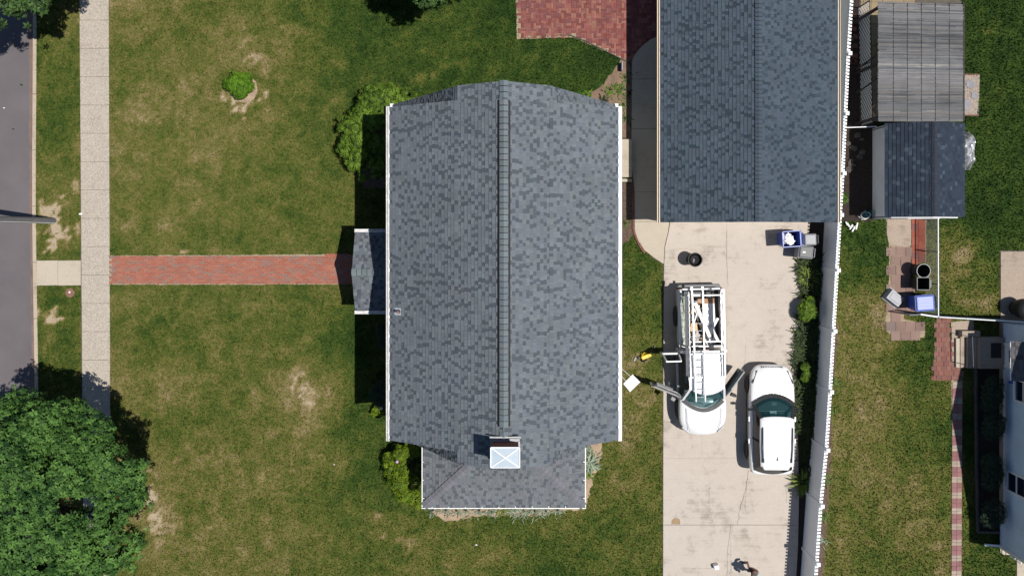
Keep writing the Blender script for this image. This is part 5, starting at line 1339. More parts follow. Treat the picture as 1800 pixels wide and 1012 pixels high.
# ================================================================== YARD OBJECTS
def wheelie(name, loc, rz, label, cat, mat, lidmat, open_=False, w=.58, l=.72, h=1.02, group=None):
    t = thing(name, loc, label, cat, group, rz); k = .82
    def sec(f, z): return [Vector((-l / 2 * f, -w / 2 * f, z)), Vector((l / 2 * f, -w / 2 * f, z)), Vector((l / 2 * f, w / 2 * f, z)), Vector((-l / 2 * f, w / 2 * f, z))]
    mb = MB(); A, B = sec(.78, .05), sec(.97, h); Bi, Ai = sec(.91, h), sec(.74, .10)
    mb.grid([A, B, Bi, Ai], close=True); mb.face(A[::-1]); mb.face(Ai)
    mb.build('bin_body', M[mat], t)
    rim = MB()
    for i in range(4): rim.bar(B[i], B[(i + 1) % 4], .045, .05)
    rim.build('rim', M[mat], t, bevel=.012)
    for s in (-1, 1): MB().lathe((l / 2 * .82, s * (w / 2 * .86), .11), [(.04, -.03), (.11, -.03), (.11, .03), (.04, .03)], 14, 'Y').build('wheel', M['black'], t)
    MB().tube([(l / 2 * .97, -w * .36, h - .03), (l / 2 + .09, -w * .36, h + .0), (l / 2 + .09, w * .36, h + .0), (l / 2 * .97, w * .36, h - .03)], .018, 7).build('handle', M[mat], t)
    if open_:
        MB().hull8([(l / 2 + .02, -w / 2, h), (l / 2 + .05, -w / 2, h), (l / 2 + .05, w / 2, h), (l / 2 + .02, w / 2, h)], [(l / 2 + .16, -w / 2, .40), (l / 2 + .19, -w / 2, .40), (l / 2 + .19, w / 2, .40), (l / 2 + .16, w / 2, .40)]).build('lid', M[lidmat], t, bevel=.012)
    else:
        ll = MB().hull8([Vector((p.x * 1.03, p.y * 1.05, h + .026)) for p in B], [Vector((p.x * .90, p.y * .88, h + .085)) for p in B]).build('lid', M[lidmat], t, bevel=.02)
        rb = MB()
        for k_ in (-1, 0, 1): rb.bar((-l * .36, k_ * w * .22, h + .09), (l * .34, k_ * w * .22, h + .09), .03, .02)
        rb.build('lid_rib', M[lidmat], ll)
    return t
def Wt(x, y, h): return W(x, y, h) - Vector((0, 0, h))    # ground point under a top seen at pixel (x, y)
zc_ = .036
def at(x, y, h, z=zc_): p = Wt(x, y, h + z); return Vector((p.x, p.y, z))
wheelie('recycling_bin', at(1391.5, 420, 1.02), R(4), 'open blue wheeled recycling bin full of white litter by the garage', 'bin', 'blue', 'blue', True, .66, .76, 1.02)
for k, (dx, dy, dz, r, nm, mt) in enumerate(((-.12, .12, .86, .13, 'white_bag', 'paper'), (-.18, -.08, .88, .12, 'plastic_jug', 'whitewood'), (.04, -.12, .82, .14, 'crumpled_paper', 'paper'), (-.02, .16, .80, .08, 'brown_packet', 'ply'), (.02, .02, .80, .12, 'crumpled_box', 'whitewood'))):
    crumple(nm, at(1391.5, 420, 1.02) + Vector((dx, dy, dz)), r, mt, 20 + k, (1, 1, .8), f"{['white plastic bag', 'white jug', 'crumpled white paper', 'small brown packet', 'crumpled white carton'][k]} inside the open blue recycling bin", ['bag', 'jug', 'paper', 'packet', 'carton'][k])
wheelie('trash_bin', at(1416.5, 443, .92), R(-6), 'light-rimmed grey trash bin with ribbed lid nearest the border plants', 'bin', 'clearplastic', 'midgrey', False, .50, .58, .90)
wheelie('pale_trash_bin', at(1424, 421, .86), R(2), 'low pale grey bin half in fence shadow behind the blue bin', 'bin', 'midgrey', 'clearplastic', False, .46, .50, .84)
crumple('lid_scrap', at(1414, 443, 1.02) + Vector((0, 0, .985)), .06, 'paper', 33, (1.2, .7, .4), 'scrap of white paper on the grey bin lid', 'paper scrap')
# black barrel bin in the drive
def barrel(name, loc, label, r=.29, h=.72, mat='black', rimmat='black', full=True):
    t = thing(name, loc, label, 'bin')
    MB().lathe((0, 0, 0), [(r * .8, 0), (r, h), (r * .93, h), (r * .76, .04), (0, .04)], 28).build('bin_body', M[mat], t)
    mb = MB()
    for k in range(28):
        a, b = 2 * math.pi * k / 28, 2 * math.pi * (k + 1) / 28; mb.bar((r * math.cos(a), r * math.sin(a), h), (r * math.cos(b), r * math.sin(b), h), .022, .03)
    mb.build('rim', M[rimmat], t)
    for s in (-1, 1): MB().box((s * (r + .02), 0, h - .12), (.05, .16, .04)).build('handle', M[mat], t, bevel=.01)
    if full: 
        crumple_o = MB().lathe((0, 0, h * .72), [(r * .86, 0), (r * .6, .10), (r * .25, .05), (0, .12)], 16).build('bin_liner', M['black'], t)
    return t
barrel('black_bin', at(1222, 456.5, .75), 'black plastic bin standing alone on the driveway behind the pickup', .29, .75)
crumple('bin_scrap', at(1220, 458, .75) + Vector((0, 0, .66)), .07, 'clearplastic', 41, (.6, 1.3, .5), 'small pale scrap inside the lone black bin', 'scrap')
# neighbour's bins
barrel('round_trash_can', at(1623.5, 476, .80, .02), 'round black trash can with pale rim near the chain link fence', .285, .80, 'black', 'clearplastic', False)
t = thing('square_trash_can', at(1623, 498.5, .82, .02), 'square black trash can with grey rim below the round one', 'bin')
mb = MB(); f = lambda s, z: [Vector((-s, -s, z)), Vector((s, -s, z)), Vector((s, s, z)), Vector((-s, s, z))]
mb.grid([f(.20, 0), f(.265, .82), f(.24, .82), f(.18, .05)], close=True); mb.face(f(.18, .05)); mb.build('bin_body', M['black'], t)
mb = MB(); q_ = f(.262, .82)
for i in range(4): mb.bar(q_[i], q_[(i + 1) % 4], .03, .04)
mb.box((.30, 0, .82), (.06, .3, .045)); mb.build('rim', M['midgrey'], t)
wheelie('blue_bin', at(1625, 532.5, 1.0, .02), R(4), 'closed blue wheeled bin with faded lid in the neighbour yard', 'bin', 'blue', 'bluelid', False, .66, .78, 1.0)
t = thing('storage_tub', W(1568, 523, 0), 'upturned frosted plastic storage tub lying on the pavers', 'storage tub', rz=R(-38))
f = lambda a, b, z: [Vector((-a, -b, z)), Vector((a, -b, z)), Vector((a, b, z)), Vector((-a, b, z))]
mb = MB().grid([f(.37, .27, .03), f(.36, .26, .05), f(.32, .22, .34)], close=True); mb.face(f(.32, .22, .34)); mb.build('tub', M['clearplastic'], t, bevel=.02)
mb = MB(); q_ = f(.37, .27, .04)
for i in range(4): mb.bar(q_[i], q_[(i + 1) % 4], .05, .03)
mb.build('rim', M['clearplastic'], t); MB().hull8(f(.24, .15, .341), f(.22, .13, .352)).build('base_panel', M['clearplastic'], t)
# chain link fence between the yards
clf = thing('chain_link_fence', W(1649, 556, 0), 'thin galvanised chain link fence from the shed to the neighbour house', 'fence')
ch_ = 1.15
def cpt(x, y): p = W(x, y, ch_); return Vector((p.x, p.y, 0))
cA, cB, cC, cD, cE = cpt(1649, 385), cpt(1649.5, 557), cpt(1800, 566), cpt(1617, 552), cpt(1600, 554)
UP = Vector((0, 0, ch_))
def link_run(a, b, top=.018, mat='steel', n=3, meshw=True):
    MB().tube([a + UP, b + UP], top, 8).build('top_rail', M[mat], clf, world=True)
    for k in range(n + 1): MB().tube([a.lerp(b, k / n), a.lerp(b, k / n) + UP * 1.03], .026, 8).build('post', M['steel'], clf, world=True)
    d = (b - a); L = d.length; d /= L; mw = MB(); s = .075; k = -ch_
    while k < L:
        for sg in (0, 1):
            u0, u1 = (k, k + ch_) if sg == 0 else (k + ch_, k); z0, z1 = 0.02, ch_
            P0, P1 = [u0, z0], [u1, z1]
            for P, Q in ((P0, P1), (P1, P0)):
                if P[0] < 0: P[1] += (Q[1] - P[1]) * (0 - P[0]) / (Q[0] - P[0]); P[0] = 0
                if P[0] > L: P[1] += (Q[1] - P[1]) * (L - P[0]) / (Q[0] - P[0]); P[0] = L
            if abs(P0[0] - P1[0]) > .01: mw.bar(a + d * P0[0] + Vector((0, 0, P0[1])), a + d * P1[0] + Vector((0, 0, P1[1])), .0035, .0035)
        k += s
    mw.build('wire_mesh', M['steel'], clf, world=True)
link_run(cA, cB, .024, 'vinyl'); link_run(cB, cC, .024, 'vinyl', 3)
gt = thing('fence_gate', cB, 'short white topped chain link gate standing by the blue bin', 'gate')
MB().tube([cB + UP, cD + UP * 1.04], .035, 8).build('top_bar', M['white'], gt, world=True); MB().tube([cD + UP * 1.04, cE + UP], .022, 8).build('latch_bar', M['steel'], gt, world=True)
mb = MB(); mb.tube([cE + UP, cE + Vector((0, 0, .1))], .02, 6); mb.tube([cE + Vector((0, 0, .1)), cB + Vector((0, 0, .1))], .02, 6); mb.build('frame', M['steel'], gt, world=True)
mb = MB()
for k in range(22):
    p = cB.lerp(cE, k / 22); mb.bar(p + Vector((0, 0, .1)), cB.lerp(cE, min(1, (k + 4) / 22)) + UP, .004); mb.bar(p + UP, cB.lerp(cE, min(1, (k + 4) / 22)) + Vector((0, 0, .1)), .004)
mb.build('wire_mesh', M['steel'], gt, world=True)
# covered grill on the concrete pad
t = thing('grill', W(1784, 540, .05), 'covered barbecue grill with pale side shelf on the concrete pad', 'grill')
MB().lathe((0, 0, .5), [(.30, -.45), (.42, .1), (.38, .38), (.22, .52), (0, .56)], 20).build('cover', M['black'], t, smooth=True)
MB().box((.52, -.10, .82), (.62, .62, .05)).build('side_shelf', M['coverfab'], t, bevel=.02)
for x, y in ((.3, -.3), (.75, -.3), (.3, .15), (.75, .15)): MB().box((x, y, .4), (.05, .05, .8)).build('leg', M['black'], t)
# silver tarp over a stack beside the shed
bm = bmesh.new(); bmesh.ops.create_grid(bm, x_segments=16, y_segments=30, size=1); rr = random.Random(8)
for v in bm.verts:
    x, y = v.co.x, v.co.y; e = max(abs(x), abs(y))
    h = .78 * (1 - max(0, (e - .55) / .45) ** 1.4) + .07 * math.sin(9 * x + 5 * y) + .06 * math.sin(13 * y - 6 * x) + rr.uniform(-.025, .025)
    jag = 1 + .10 * math.sin(11 * y) + rr.uniform(-.03, .03)
    v.co = Vector((x * .34 * (jag if x > 0 else 1), y * .82, max(.02, h)))
me = bpy.data.meshes.new('tarp'); bm.to_mesh(me); bm.free(); me.materials.append(M['tarp']); o = link('tarp', me); o.location = Vector((GX(1694), GY(268) + .06, 0)); o.location.x -= .12
tag(o, 'crumpled silver tarp over a stack against the shed side', 'tarp')
# hose reel, little picket edging, chair
t = thing('hose_reel', W(1519, 378, 0), 'teal hose reel with loose white hose at the shed corner', 'hose reel')
mb = MB(); mb.lathe((.06, .05, .22), [(.16, -.12), (.18, -.10), (.10, -.09), (.10, .09), (.18, .10), (.16, .12)], 18, 'X'); mb.build('reel', M['teal'], t)
mb = MB(); 
for c, r_, z in (((-.02, -.08), .16, .10), ((-.06, -.02), .20, .30)):
    mb.tube([(c[0] + r_ * math.cos(a), c[1] + r_ * .7 * math.sin(a), z + .05 * math.sin(2 * a)) for a in [k * .4 for k in range(17)]], .012, 6)
mb.tube([(-.3, -.02, .05), (-.12, -.2, .06), (.06, -.16, .1), (.16, .02, .3)], .014, 6); mb.build('hose', M['whitehose'], t)
for s in (-1, 1): MB().bar((s * .14 + .06, -.1, 0), (s * .14 + .06, .06, .30), .03).build('stand_leg', M['teal'], t)
t = thing('picket_edging', W(1497, 397, 0), 'fallen row of small white pickets on the grass by the fence', 'garden edging')
for x0, y0, x1, y1 in ((1487, 390, 1490, 396), (1489.5, 392, 1493.5, 399), (1494, 403, 1499, 394.5), (1498, 407, 1503, 399), (1505, 403, 1507.5, 391.5)):
    MB().bar(W(x0, y0, .10), W(x1, y1, .20), .06, .02).build('picket', M['white'], t, world=True)
MB().tube([W(1487, 391, .12), W(1496, 399, .13), W(1506, 397, .14)], .012, 6).build('rail', M['white'], t, world=True)
t = thing('garden_chair', W(1541, 91, 0), 'olive green plastic chair half under the reed patio cover', 'chair')
mb = MB(); mb.box((.05, 0, .43), (.46, .48, .03))
mb.build('seat', M['chair'], t, bevel=.012)
for k in range(5): MB().bar((-.20 - .0, -.18 + k * .09, .46), (-.30, -.16 + k * .08, .86), .055, .02, up=Vector((1, 0, 0))).build('back_slat', M['chair'], t)
MB().tube([(-.20, -.22, .44), (-.31, -.19, .84), (-.31, .19, .84), (-.20, .22, .44)], .02, 6).build('back_frame', M['chair'], t)
for s in (-1, 1):
    MB().tube([(-.24, s * .25, .62), (.22, s * .26, .64), (.24, s * .24, .0)], .022, 6).build('arm', M['chair'], t); MB().tube([(-.2, s * .22, .43), (-.24, s * .24, 0)], .022, 6).build('leg', M['chair'], t)
t = thing('wicker_stool', W(1537, 196, 0), 'round tan wicker stool at the lower corner of the patio cover', 'stool')
MB().lathe((0, 0, 0), [(.20, 0), (.27, .2), (.25, .42), (0, .44)], 20).build('body', M['wood'], t, smooth=False); MB().lathe((0, 0, .44), [(.25, 0), (.26, .03), (0, .05)], 20).build('cushion', M['tile'], t)
tag(MB().tube([W(1488, 224.5, .9), W(1541, 222.5, .95)], .022, 8).build('green_rail', M['vinyl']), 'pale horizontal rail between the white fence and the shed', 'rail')
# brown bricks lying in the bed by the lattice
for k in range(14):
    x, y = 1495 + (k % 2) * 7, 26 + (k // 2) * 14
    o = MB().box((0, 0, .04), (.22, .18, .08), col=(.10 + .02 * (k % 3), .06, .05)).build('bed_brick', M['brick'], bevel=.01); o.location = W(x + random.uniform(-2, 2), y + random.uniform(-3, 3), 0); o.rotation_euler.z = random.uniform(-.4, .4)
    tag(o, f"{ORD[k // 2]} brown brick from the top in the {('left', 'right')[k % 2]} column beside the lattice", 'brick', 'brown bricks in the shaded bed')
rr = random.Random(12)
for k in range(9):
    p = W(rr.uniform(1490, 1526), 238 + k * 7.5, 0)
    crumple('bed_stone', p + Vector((0, 0, .05)), rr.uniform(.07, .15), 'greytimber', 60 + k, (1.2, .9, .6), f'{ORD[k]} dark stone from the top of the shaded bed beside the shed', 'stone')['group'] = 'dark stones in the shaded bed'
# handrail at the corner path
t = thing('white_handrail', W(1792, 975, 0), 'white metal handrail over the corner path of the neighbour house', 'handrail')
a, b = Wt(1795, 955, .9), Wt(1795, 990, .9)
MB().tube([Vector((a.x, a.y, 0)), Vector((a.x, a.y, .9)), Vector((b.x, b.y, .9)), Vector((b.x, b.y, 0))], .022, 8).build('rail', M['white'], t, world=True)
MB().tube([Vector((a.x, a.y, .45)), Vector((b.x, b.y, .45))], .016, 8).build('lower_rail', M['white'], t, world=True)
# yard sign lying flat
t = thing('yard_sign', W(1110.5, 672, 0), 'blank white yard sign lying flat on the grass with two wire stakes', 'sign')
q_ = [W(1112, 657.5, .05), W(1125.5, 671, .12), W(1107.5, 688.5, .12), W(1095.5, 674, .05)]
MB().hull8(q_, [p + Vector((0, 0, .012)) for p in q_]).build('board', M['paper'], t, world=True)
for a, b in (((1108, 661), (1092, 647)), ((1100, 669), (1084, 652))): MB().tube([W(*a, .075), W(*b, .04)], .009, 6).build('stake', M['white'], t, world=True)
# yellow power tool on the grass
t = thing('power_tool', W(1133, 626, 0), 'yellow and black cordless power tool lying on the grass', 'power tool', rz=R(25))
MB().box((0, 0, .12), (.34, .18, .20)).build('housing', M['yellow'], t, bevel=.04); MB().lathe((-.08, -.12, .12), [(.10, -.05), (.12, 0), (.10, .05), (0, .06)], 14, 'Y').build('motor', M['black'], t)
MB().tube([(-.10, .10, .16), (.02, .19, .24), (.14, .10, .2)], .026, 8).build('grip', M['yellow'], t); MB().box((.20, -.02, .10), (.14, .15, .14)).build('battery', M['yellow'], t, bevel=.02)
MB().tube([(.26, .02, .05), (.42, .14, .04), (.60, .22, .03)], .018, 6).build('hose', M['midgrey'], t)
MB().box((-.24, .05, .06), (.12, .10, .10)).build('shoe', M['darkgrey'], t, bevel=.02)
o = MB().box((0, 0, .03), (.10, .20, .06)).build('tool_battery', M['grey'], bevel=.02); o.location = W(1116, 631, 0); o.rotation_euler.z = R(-25); tag(o, 'small grey tool case on the grass beside the yellow tool', 'tool case')
t = thing('step_stool', W(1183, 676, .038), 'tiny pale step stool on the driveway in the shade of the pickup door', 'step stool')
MB().box((0, 0, .16), (.12, .20, .02)).build('top', M['clearplastic'], t); MB().box((.0, .1, .08), (.20, .03, .16)).build('leg', M['clearplastic'], t); MB().box((.0, -.1, .08), (.20, .03, .16)).build('leg', M['clearplastic'], t)
# white block on the drive
t = thing('white_box_on_drive', W(1257.5, 993, .036), 'small white paper bag standing on the driveway', 'bag', rz=R(12))
t.name = 'paper_bag'; MB().hull8([(-.11, -.10, 0), (.11, -.10, 0), (.11, .10, 0), (-.11, .10, 0)], [(-.10, -.085, .26), (.10, -.085, .26), (.10, .085, .26), (-.10, .085, .26)]).build('bag_body', M['paper'], t, bevel=.01)
MB().box((0, 0, .262), (.19, .012, .03)).build('fold', M['paper'], t)
# purple board in the dirt bed
t = thing('purple_marker', W(1091.5, 119, 0), 'narrow purple-sided upright marker board in the dirt bed', 'marker')
MB().box((0, 0, .18), (.04, .36, .36)).build('board', M['purple'], t); MB().box((.01, 0, .37), (.04, .36, .02)).build('cap', M['clearplastic'], t)
# utility pole
pb = W(94, 388, 0); t = thing('utility_pole', pb, 'weathered grey utility pole standing in a bare patch beside the road', 'utility pole')
MB().tube([(0, 0, -.1), (0, 0, 4), (0, 0, 10)], [.135, .12, .10], 16).build('pole', M['pole'], t, smooth=False)
MB().tube([(.10, -.10, 0), (.09, -.09, 3), (.085, -.085, 9)], .014, 6).build('cable', M['white'], t)
MB().box((0, 0, 9.2), (.1, 2.4, .12)).build('crossarm', M['pole'], t)
for y in (-1.1, -.5, .5, 1.1): MB().lathe((0, y, 9.26), [(.04, 0), (.06, .06), (.03, .14), (0, .16)], 10).build('insulator', M['grey'], t)
o = MB().tube([W(80, 391, .02), W(88, 400, .02), W(90, 406, .02), W(85, 412, .02)], .009, 6).build('ground_wire', M['darkgrey']); tag(o, 'thin loose wire on the bare soil at the foot of the utility pole', 'wire')
# valve cover, litter
t = thing('valve_cover', W(123.5, 514.5, 0), 'round brown utility cover with white cap in the grass verge', 'utility cover')
MB().lathe((0, 0, 0), [(.20, 0), (.20, .03), (.0, .035)], 22).build('lid', M['rust'], t); MB().lathe((-.01, .03, .034), [(.045, 0), (.04, .02), (0, .022)], 12).build('cap', M['white'], t)
for nm, x, y, r_, mt, lab in (('paper_scrap', 141.5, 376, .07, 'paper', 'white scrap of paper on the sidewalk edge'), ('road_litter', 7, 190, .035, 'paper', 'tiny white litter on the road near the top'), ('leaf_litter', 37, 149, .05, 'weed', 'green leaf lying on the asphalt road'), ('dark_pebble', 23, 227, .04, 'black', 'small dark stone on the asphalt road'),
        ('lawn_paper', 587, 816, .03, 'paper', 'tiny white paper scrap on the lawn left of the lime shrub'), ('lawn_stick', 837, 957, .05, 'whitewood', 'short pale stick on the lawn below the addition')):
    crumple(nm, W(x, y, .03), r_, mt, int(x), (1, .6, .35), lab, 'litter')
# ================================================================== VEGETATION
def rosettes(C, Nn, size, k, seed=0, aspect=.42, droop=.3, jit=.5):
    """k diamond leaflets radiating from each centre; returns verts, faces, rnd"""
    r = np.random.default_rng(seed); n = len(C); Nn = Nn + r.normal(0, jit, Nn.shape) * .5; Nn /= np.linalg.norm(Nn, axis=1, keepdims=True) + 1e-9
    ref = np.where(np.abs(Nn[:, 2:3]) < .9, np.array([[0, 0, 1.]]), np.array([[1., 0, 0]]))
    T = np.cross(ref, Nn); T /= np.linalg.norm(T, axis=1, keepdims=True); B = np.cross(Nn, T)
    sz = size * r.uniform(.7, 1.25, n); a0 = r.uniform(0, 2 * np.pi, n); rn = np.clip(r.normal(.5, .32, n), 0, 1)
    V = []; Rr = []
    for j in range(k):
        a = a0 + 2 * np.pi * j / k + r.normal(0, .18, n); s = (sz * r.uniform(.75, 1.1, n))[:, None]
        d = T * np.cos(a)[:, None] + B * np.sin(a)[:, None]; q = np.cross(Nn, d); dr = (droop * r.uniform(.3, 1.5, n))[:, None]
        p0 = C + d * s * .05; p1 = C + d * s * .5 + q * s * aspect * .5 - Nn * s * dr * .2; p2 = C + d * s - Nn * s * dr; p3 = C + d * s * .5 - q * s * aspect * .5 - Nn * s * dr * .2
        V.append(np.stack([p0, p1, p2, p3], 1)); Rr.append(np.repeat(np.clip(rn + r.normal(0, .08, n), 0, 1)[:, None], 4, 1))
    V = np.concatenate(V).reshape(-1, 3); Rr = np.concatenate(Rr).ravel()
    return V, np.arange(len(V)).reshape(-1, 4), Rr
def blob_pts(blobs, per_m2, seed=0, zmin=.03, low=-.35, inner=.72):
    r = np.random.default_rng(seed); Cs = []; Ns = []; B = np.array(blobs); inner = inner - .12
    for x, y, z, rad, sq in blobs:
        n = int(per_m2 * 2.6 * math.pi * rad * rad); u = r.normal(0, 1, (n, 3)); u /= np.linalg.norm(u, axis=1, keepdims=True); u = u[u[:, 2] > low]
        lump = .72 + .5 * fbm(u[:, 0] * 3.4 + x * 7 + 40, u[:, 1] * 3.4 + y * 7 + 40, 1.0, seed) 
        t = rad * lump * r.uniform(inner, 1.04, len(u)); p = np.stack([x + u[:, 0] * t, y + u[:, 1] * t, z + u[:, 2] * t * sq], 1)
        keep = p[:, 2] > zmin
        for b in B:
            if b[0] == x and b[1] == y and b[2] == z: continue
            dd = np.sqrt((p[:, 0] - b[0]) ** 2 + (p[:, 1] - b[1]) ** 2 + ((p[:, 2] - b[2]) / b[4]) ** 2); keep &= dd > b[3] * .74
        Cs.append(p[keep]); Ns.append(u[keep] * [1, 1, .8] + [0.12, 0, .55])
    C = np.concatenate(Cs); N = np.concatenate(Ns); N /= np.linalg.norm(N, axis=1, keepdims=True); return C, N
def shrub(name, label, cat, base, blobs, size, mat, per=260, k=5, seed=0, aspect=.42, droop=.35, stem=True, gaps=0.0, group=None):
    """blobs: (px, py, z, radius, z-squash) with the pixel read at height z"""
    t = thing(name, base, label, cat, group)
    bl = [(W(x, y, z).x - base.x, W(x, y, z).y - base.y, z, r, sq) for x, y, z, r, sq in blobs]
    C, N = blob_pts(bl, per, seed)
    if gaps:
        g = fbm(C[:, 0] * 2.2 + 50, C[:, 1] * 2.2 + C[:, 2] * 1.5 + 50, 1.0, seed + 3); kk = g > np.quantile(g, gaps); C, N = C[kk], N[kk]
    V, F, Rn = rosettes(C, N, size, k, seed, aspect, droop)
    link('crown', np_mesh('crown', V, F, M[mat], {'rnd': Rn}), t)
    if stem:
        mb = MB(); rr = random.Random(seed)
        for b in bl:
            mb.tube([(b[0] * .35, b[1] * .35, 0), (b[0] * .7 + rr.uniform(-.05, .05), b[1] * .7, b[2] * .55), (b[0], b[1], b[2] + b[3] * b[4] * .45)], [.035, .025, .01], 6)
        mb.build('stem', M['bark'], t)
    return t
G0 = lambda x, y: W(x, y, 0)
shrub('shrub', 'small round bright green shrub standing alone in the front lawn', 'shrub', G0(421, 150), [(412, 147, .42, .44, .85), (426, 152, .42, .42, .85), (403, 150, .32, .32, .8), (431, 139, .34, .32, .85), (419, 161, .34, .34, .8), (437, 152, .32, .26, .8), (414, 135, .32, .28, .8)], .105, 'lawnbush', 480, 4, 3, .5, .35, True, .15)
bed_ring = sheet('shrub_soil_ring', jitter_poly([(GX(427) + .66 * math.cos(a), GY(156) + .60 * math.sin(a)) for a in [k * .5 for k in range(13)]], .05, .2, 3), .005, M['palesoil'])
# big rhododendron round the house corner (upper left)
shrub('rhododendron', 'large L-shaped rhododendron wrapping the upper left house corner', 'shrub', G0(650, 240),
      [(638, 208, 1.1, 0.65, .8), (620, 228, 1.0, 0.67, .8), (615, 258, .9, 0.58, .8), (630, 245, 1.1, 0.62, .8), (658, 172, 1.1, 0.65, .8), (680, 170, 1.1, 0.65, .8), (698, 182, 1.0, 0.50, .8), (714, 170, .8, 0.43, .8), (648, 190, 1.0, 0.56, .8), (674, 196, 1.1, 0.62, .8), (626, 285, .9, 0.47, .8), (638, 268, 1.0, 0.47, .8), (638, 305, .8, 0.36, .8), (658, 215, 1.2, 0.56, .8), (666, 250, 1.0, 0.56, .8), (663, 290, .8, 0.56, .8)],
      .135, 'rhodo', 105, 7, 5, .34, .35, True, .08)
shrub('azalea', 'lime green shrub with one pale bloom at the lower left house corner', 'shrub', G0(712, 830),
      [(705, 800, .8, .48, .8), (722, 795, .8, .45, .8), (690, 822, .7, .46, .8), (715, 822, .9, .52, .8), (700, 848, .8, .5, .8), (724, 848, .8, .45, .8), (712, 868, .6, .42, .8), (730, 874, .5, .38, .8), (735, 886, .35, .24, .8), (685, 806, .6, .32, .8)], .115, 'limebush', 150, 6, 8, .40, .35, True, .2)
bl_ = MB().lathe((0, 0, 0), [(0, -.03), (.07, 0), (.05, .05), (0, .06)], 10); o = bl_.build('bloom', mat_plain('pink_bloom', (.5, .3, .45), .7)); o.location = W(698, 811, 1.22); tag(o, 'single pale pink bloom on the lime green corner shrub', 'flower')
# dark shrubs in the house shade
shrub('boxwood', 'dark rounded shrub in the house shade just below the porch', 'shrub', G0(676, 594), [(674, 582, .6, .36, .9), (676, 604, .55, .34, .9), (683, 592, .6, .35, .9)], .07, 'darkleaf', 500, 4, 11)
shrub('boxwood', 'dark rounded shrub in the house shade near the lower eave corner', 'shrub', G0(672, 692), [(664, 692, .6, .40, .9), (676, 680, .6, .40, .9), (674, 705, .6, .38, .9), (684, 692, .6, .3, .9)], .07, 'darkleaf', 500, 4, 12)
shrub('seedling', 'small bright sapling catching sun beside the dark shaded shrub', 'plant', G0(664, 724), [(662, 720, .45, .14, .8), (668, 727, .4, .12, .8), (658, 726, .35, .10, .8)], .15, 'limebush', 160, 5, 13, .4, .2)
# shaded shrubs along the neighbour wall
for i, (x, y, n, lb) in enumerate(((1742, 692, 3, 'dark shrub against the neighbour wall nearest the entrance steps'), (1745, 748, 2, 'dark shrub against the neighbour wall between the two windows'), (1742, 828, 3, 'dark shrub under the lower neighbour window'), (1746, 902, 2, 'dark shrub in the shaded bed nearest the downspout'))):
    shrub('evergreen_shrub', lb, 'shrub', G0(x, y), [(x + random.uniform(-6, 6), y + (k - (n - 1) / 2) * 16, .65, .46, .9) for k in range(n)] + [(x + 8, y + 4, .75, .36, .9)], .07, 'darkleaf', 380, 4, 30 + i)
shrub('weed', 'leafy green weed poking through the picket fence by the garage', 'plant', G0(1478, 352), [(1484, 345, .7, .16, .9), (1485, 352, .6, .16, .9)], .11, 'weed', 260, 5, 40)
# trees
def tree(name, label, base, cz_, rx, rz, nl, size, mat, seed, per=120, k=5, trunk_h=None, hole=None, sub=.24):
    t = thing(name, base, label, 'tree'); r = random.Random(seed); bl = []; ga = math.pi * (3 - math.sqrt(5))
    for i in range(nl):
        z = 1 - (i + .5) / nl * 1.25; rr_ = math.sqrt(max(0, 1 - z * z)); th = ga * i + r.uniform(-.25, .25); f = r.uniform(.74, .90)
        x, y, zz = math.cos(th) * rr_ * rx * f, math.sin(th) * rr_ * rx * f, cz_ + z * rz * f
        if hole and math.hypot(x - hole[0], y - hole[1]) < hole[2]: continue
        bl.append((x, y, zz, rx * sub * r.uniform(.78, 1.25), .72))
    C, N = blob_pts(bl, per, seed, .5, -.55, .55)
    g = fbm(C[:, 0] * 1.5 + 60, C[:, 1] * 1.5 + 60, 1.0, seed); kk = g > np.quantile(g, .18); C, N = C[kk], N[kk]
    if hole: kk = np.hypot(C[:, 0] - hole[0], C[:, 1] - hole[1]) > hole[2] * .55; C, N = C[kk], N[kk]
    V, F, Rn = rosettes(C, N, size, k, seed, .55, .35, .7)
    tone = fbm(V[:, 0] * .9 + 30, V[:, 1] * .9 + 30, 1.0, seed + 9); Rn = np.clip(Rn + (tone - .5) * .7, 0, 1)
    link('crown', np_mesh('crown', V, F, M[mat], {'rnd': Rn}), t)
    tk = MB().tube([(0, 0, -.1), (.05, .03, cz_ - rz * .6), (0, 0, cz_ + rz * .3)], [.24, .19, .08], 12).build('trunk', M['bark'], t)
    mb = MB()
    for i in range(14):
        a = 2.4 * i; e = r.uniform(.1, .8); p = Vector((math.cos(a) * rx * .75, math.sin(a) * rx * .75, cz_ + e * rz * .5))
        mb.tube([(0, 0, cz_ - rz * r.uniform(.1, .7)), p * .5 + Vector((0, 0, cz_ * .45)), p], [.09, .05, .015], 6)
    mb.build('branch', M['bark'], t); return t
tree('maple_tree', 'big round maple tree spreading over the sidewalk at lower left', Vector((GX(174), GY(829), 0)), 4.9, 3.88, 2.5, 104, .145, 'maple', 3, 105, 5, hole=(-2.0, -.15, .36))
tree('street_tree', 'street tree overhanging the road at the top left corner', Vector((GX(91), GY(-52), 0)), 5.6, 3.6, 2.4, 60, .19, 'lightleaf', 5, 70)
tree('yard_tree', 'tree just past the top edge shading the upper lawn', Vector((GX(778), GY(-52), 0)), 4.2, 2.45, 1.8, 45, .12, 'lightleaf', 7, 120)

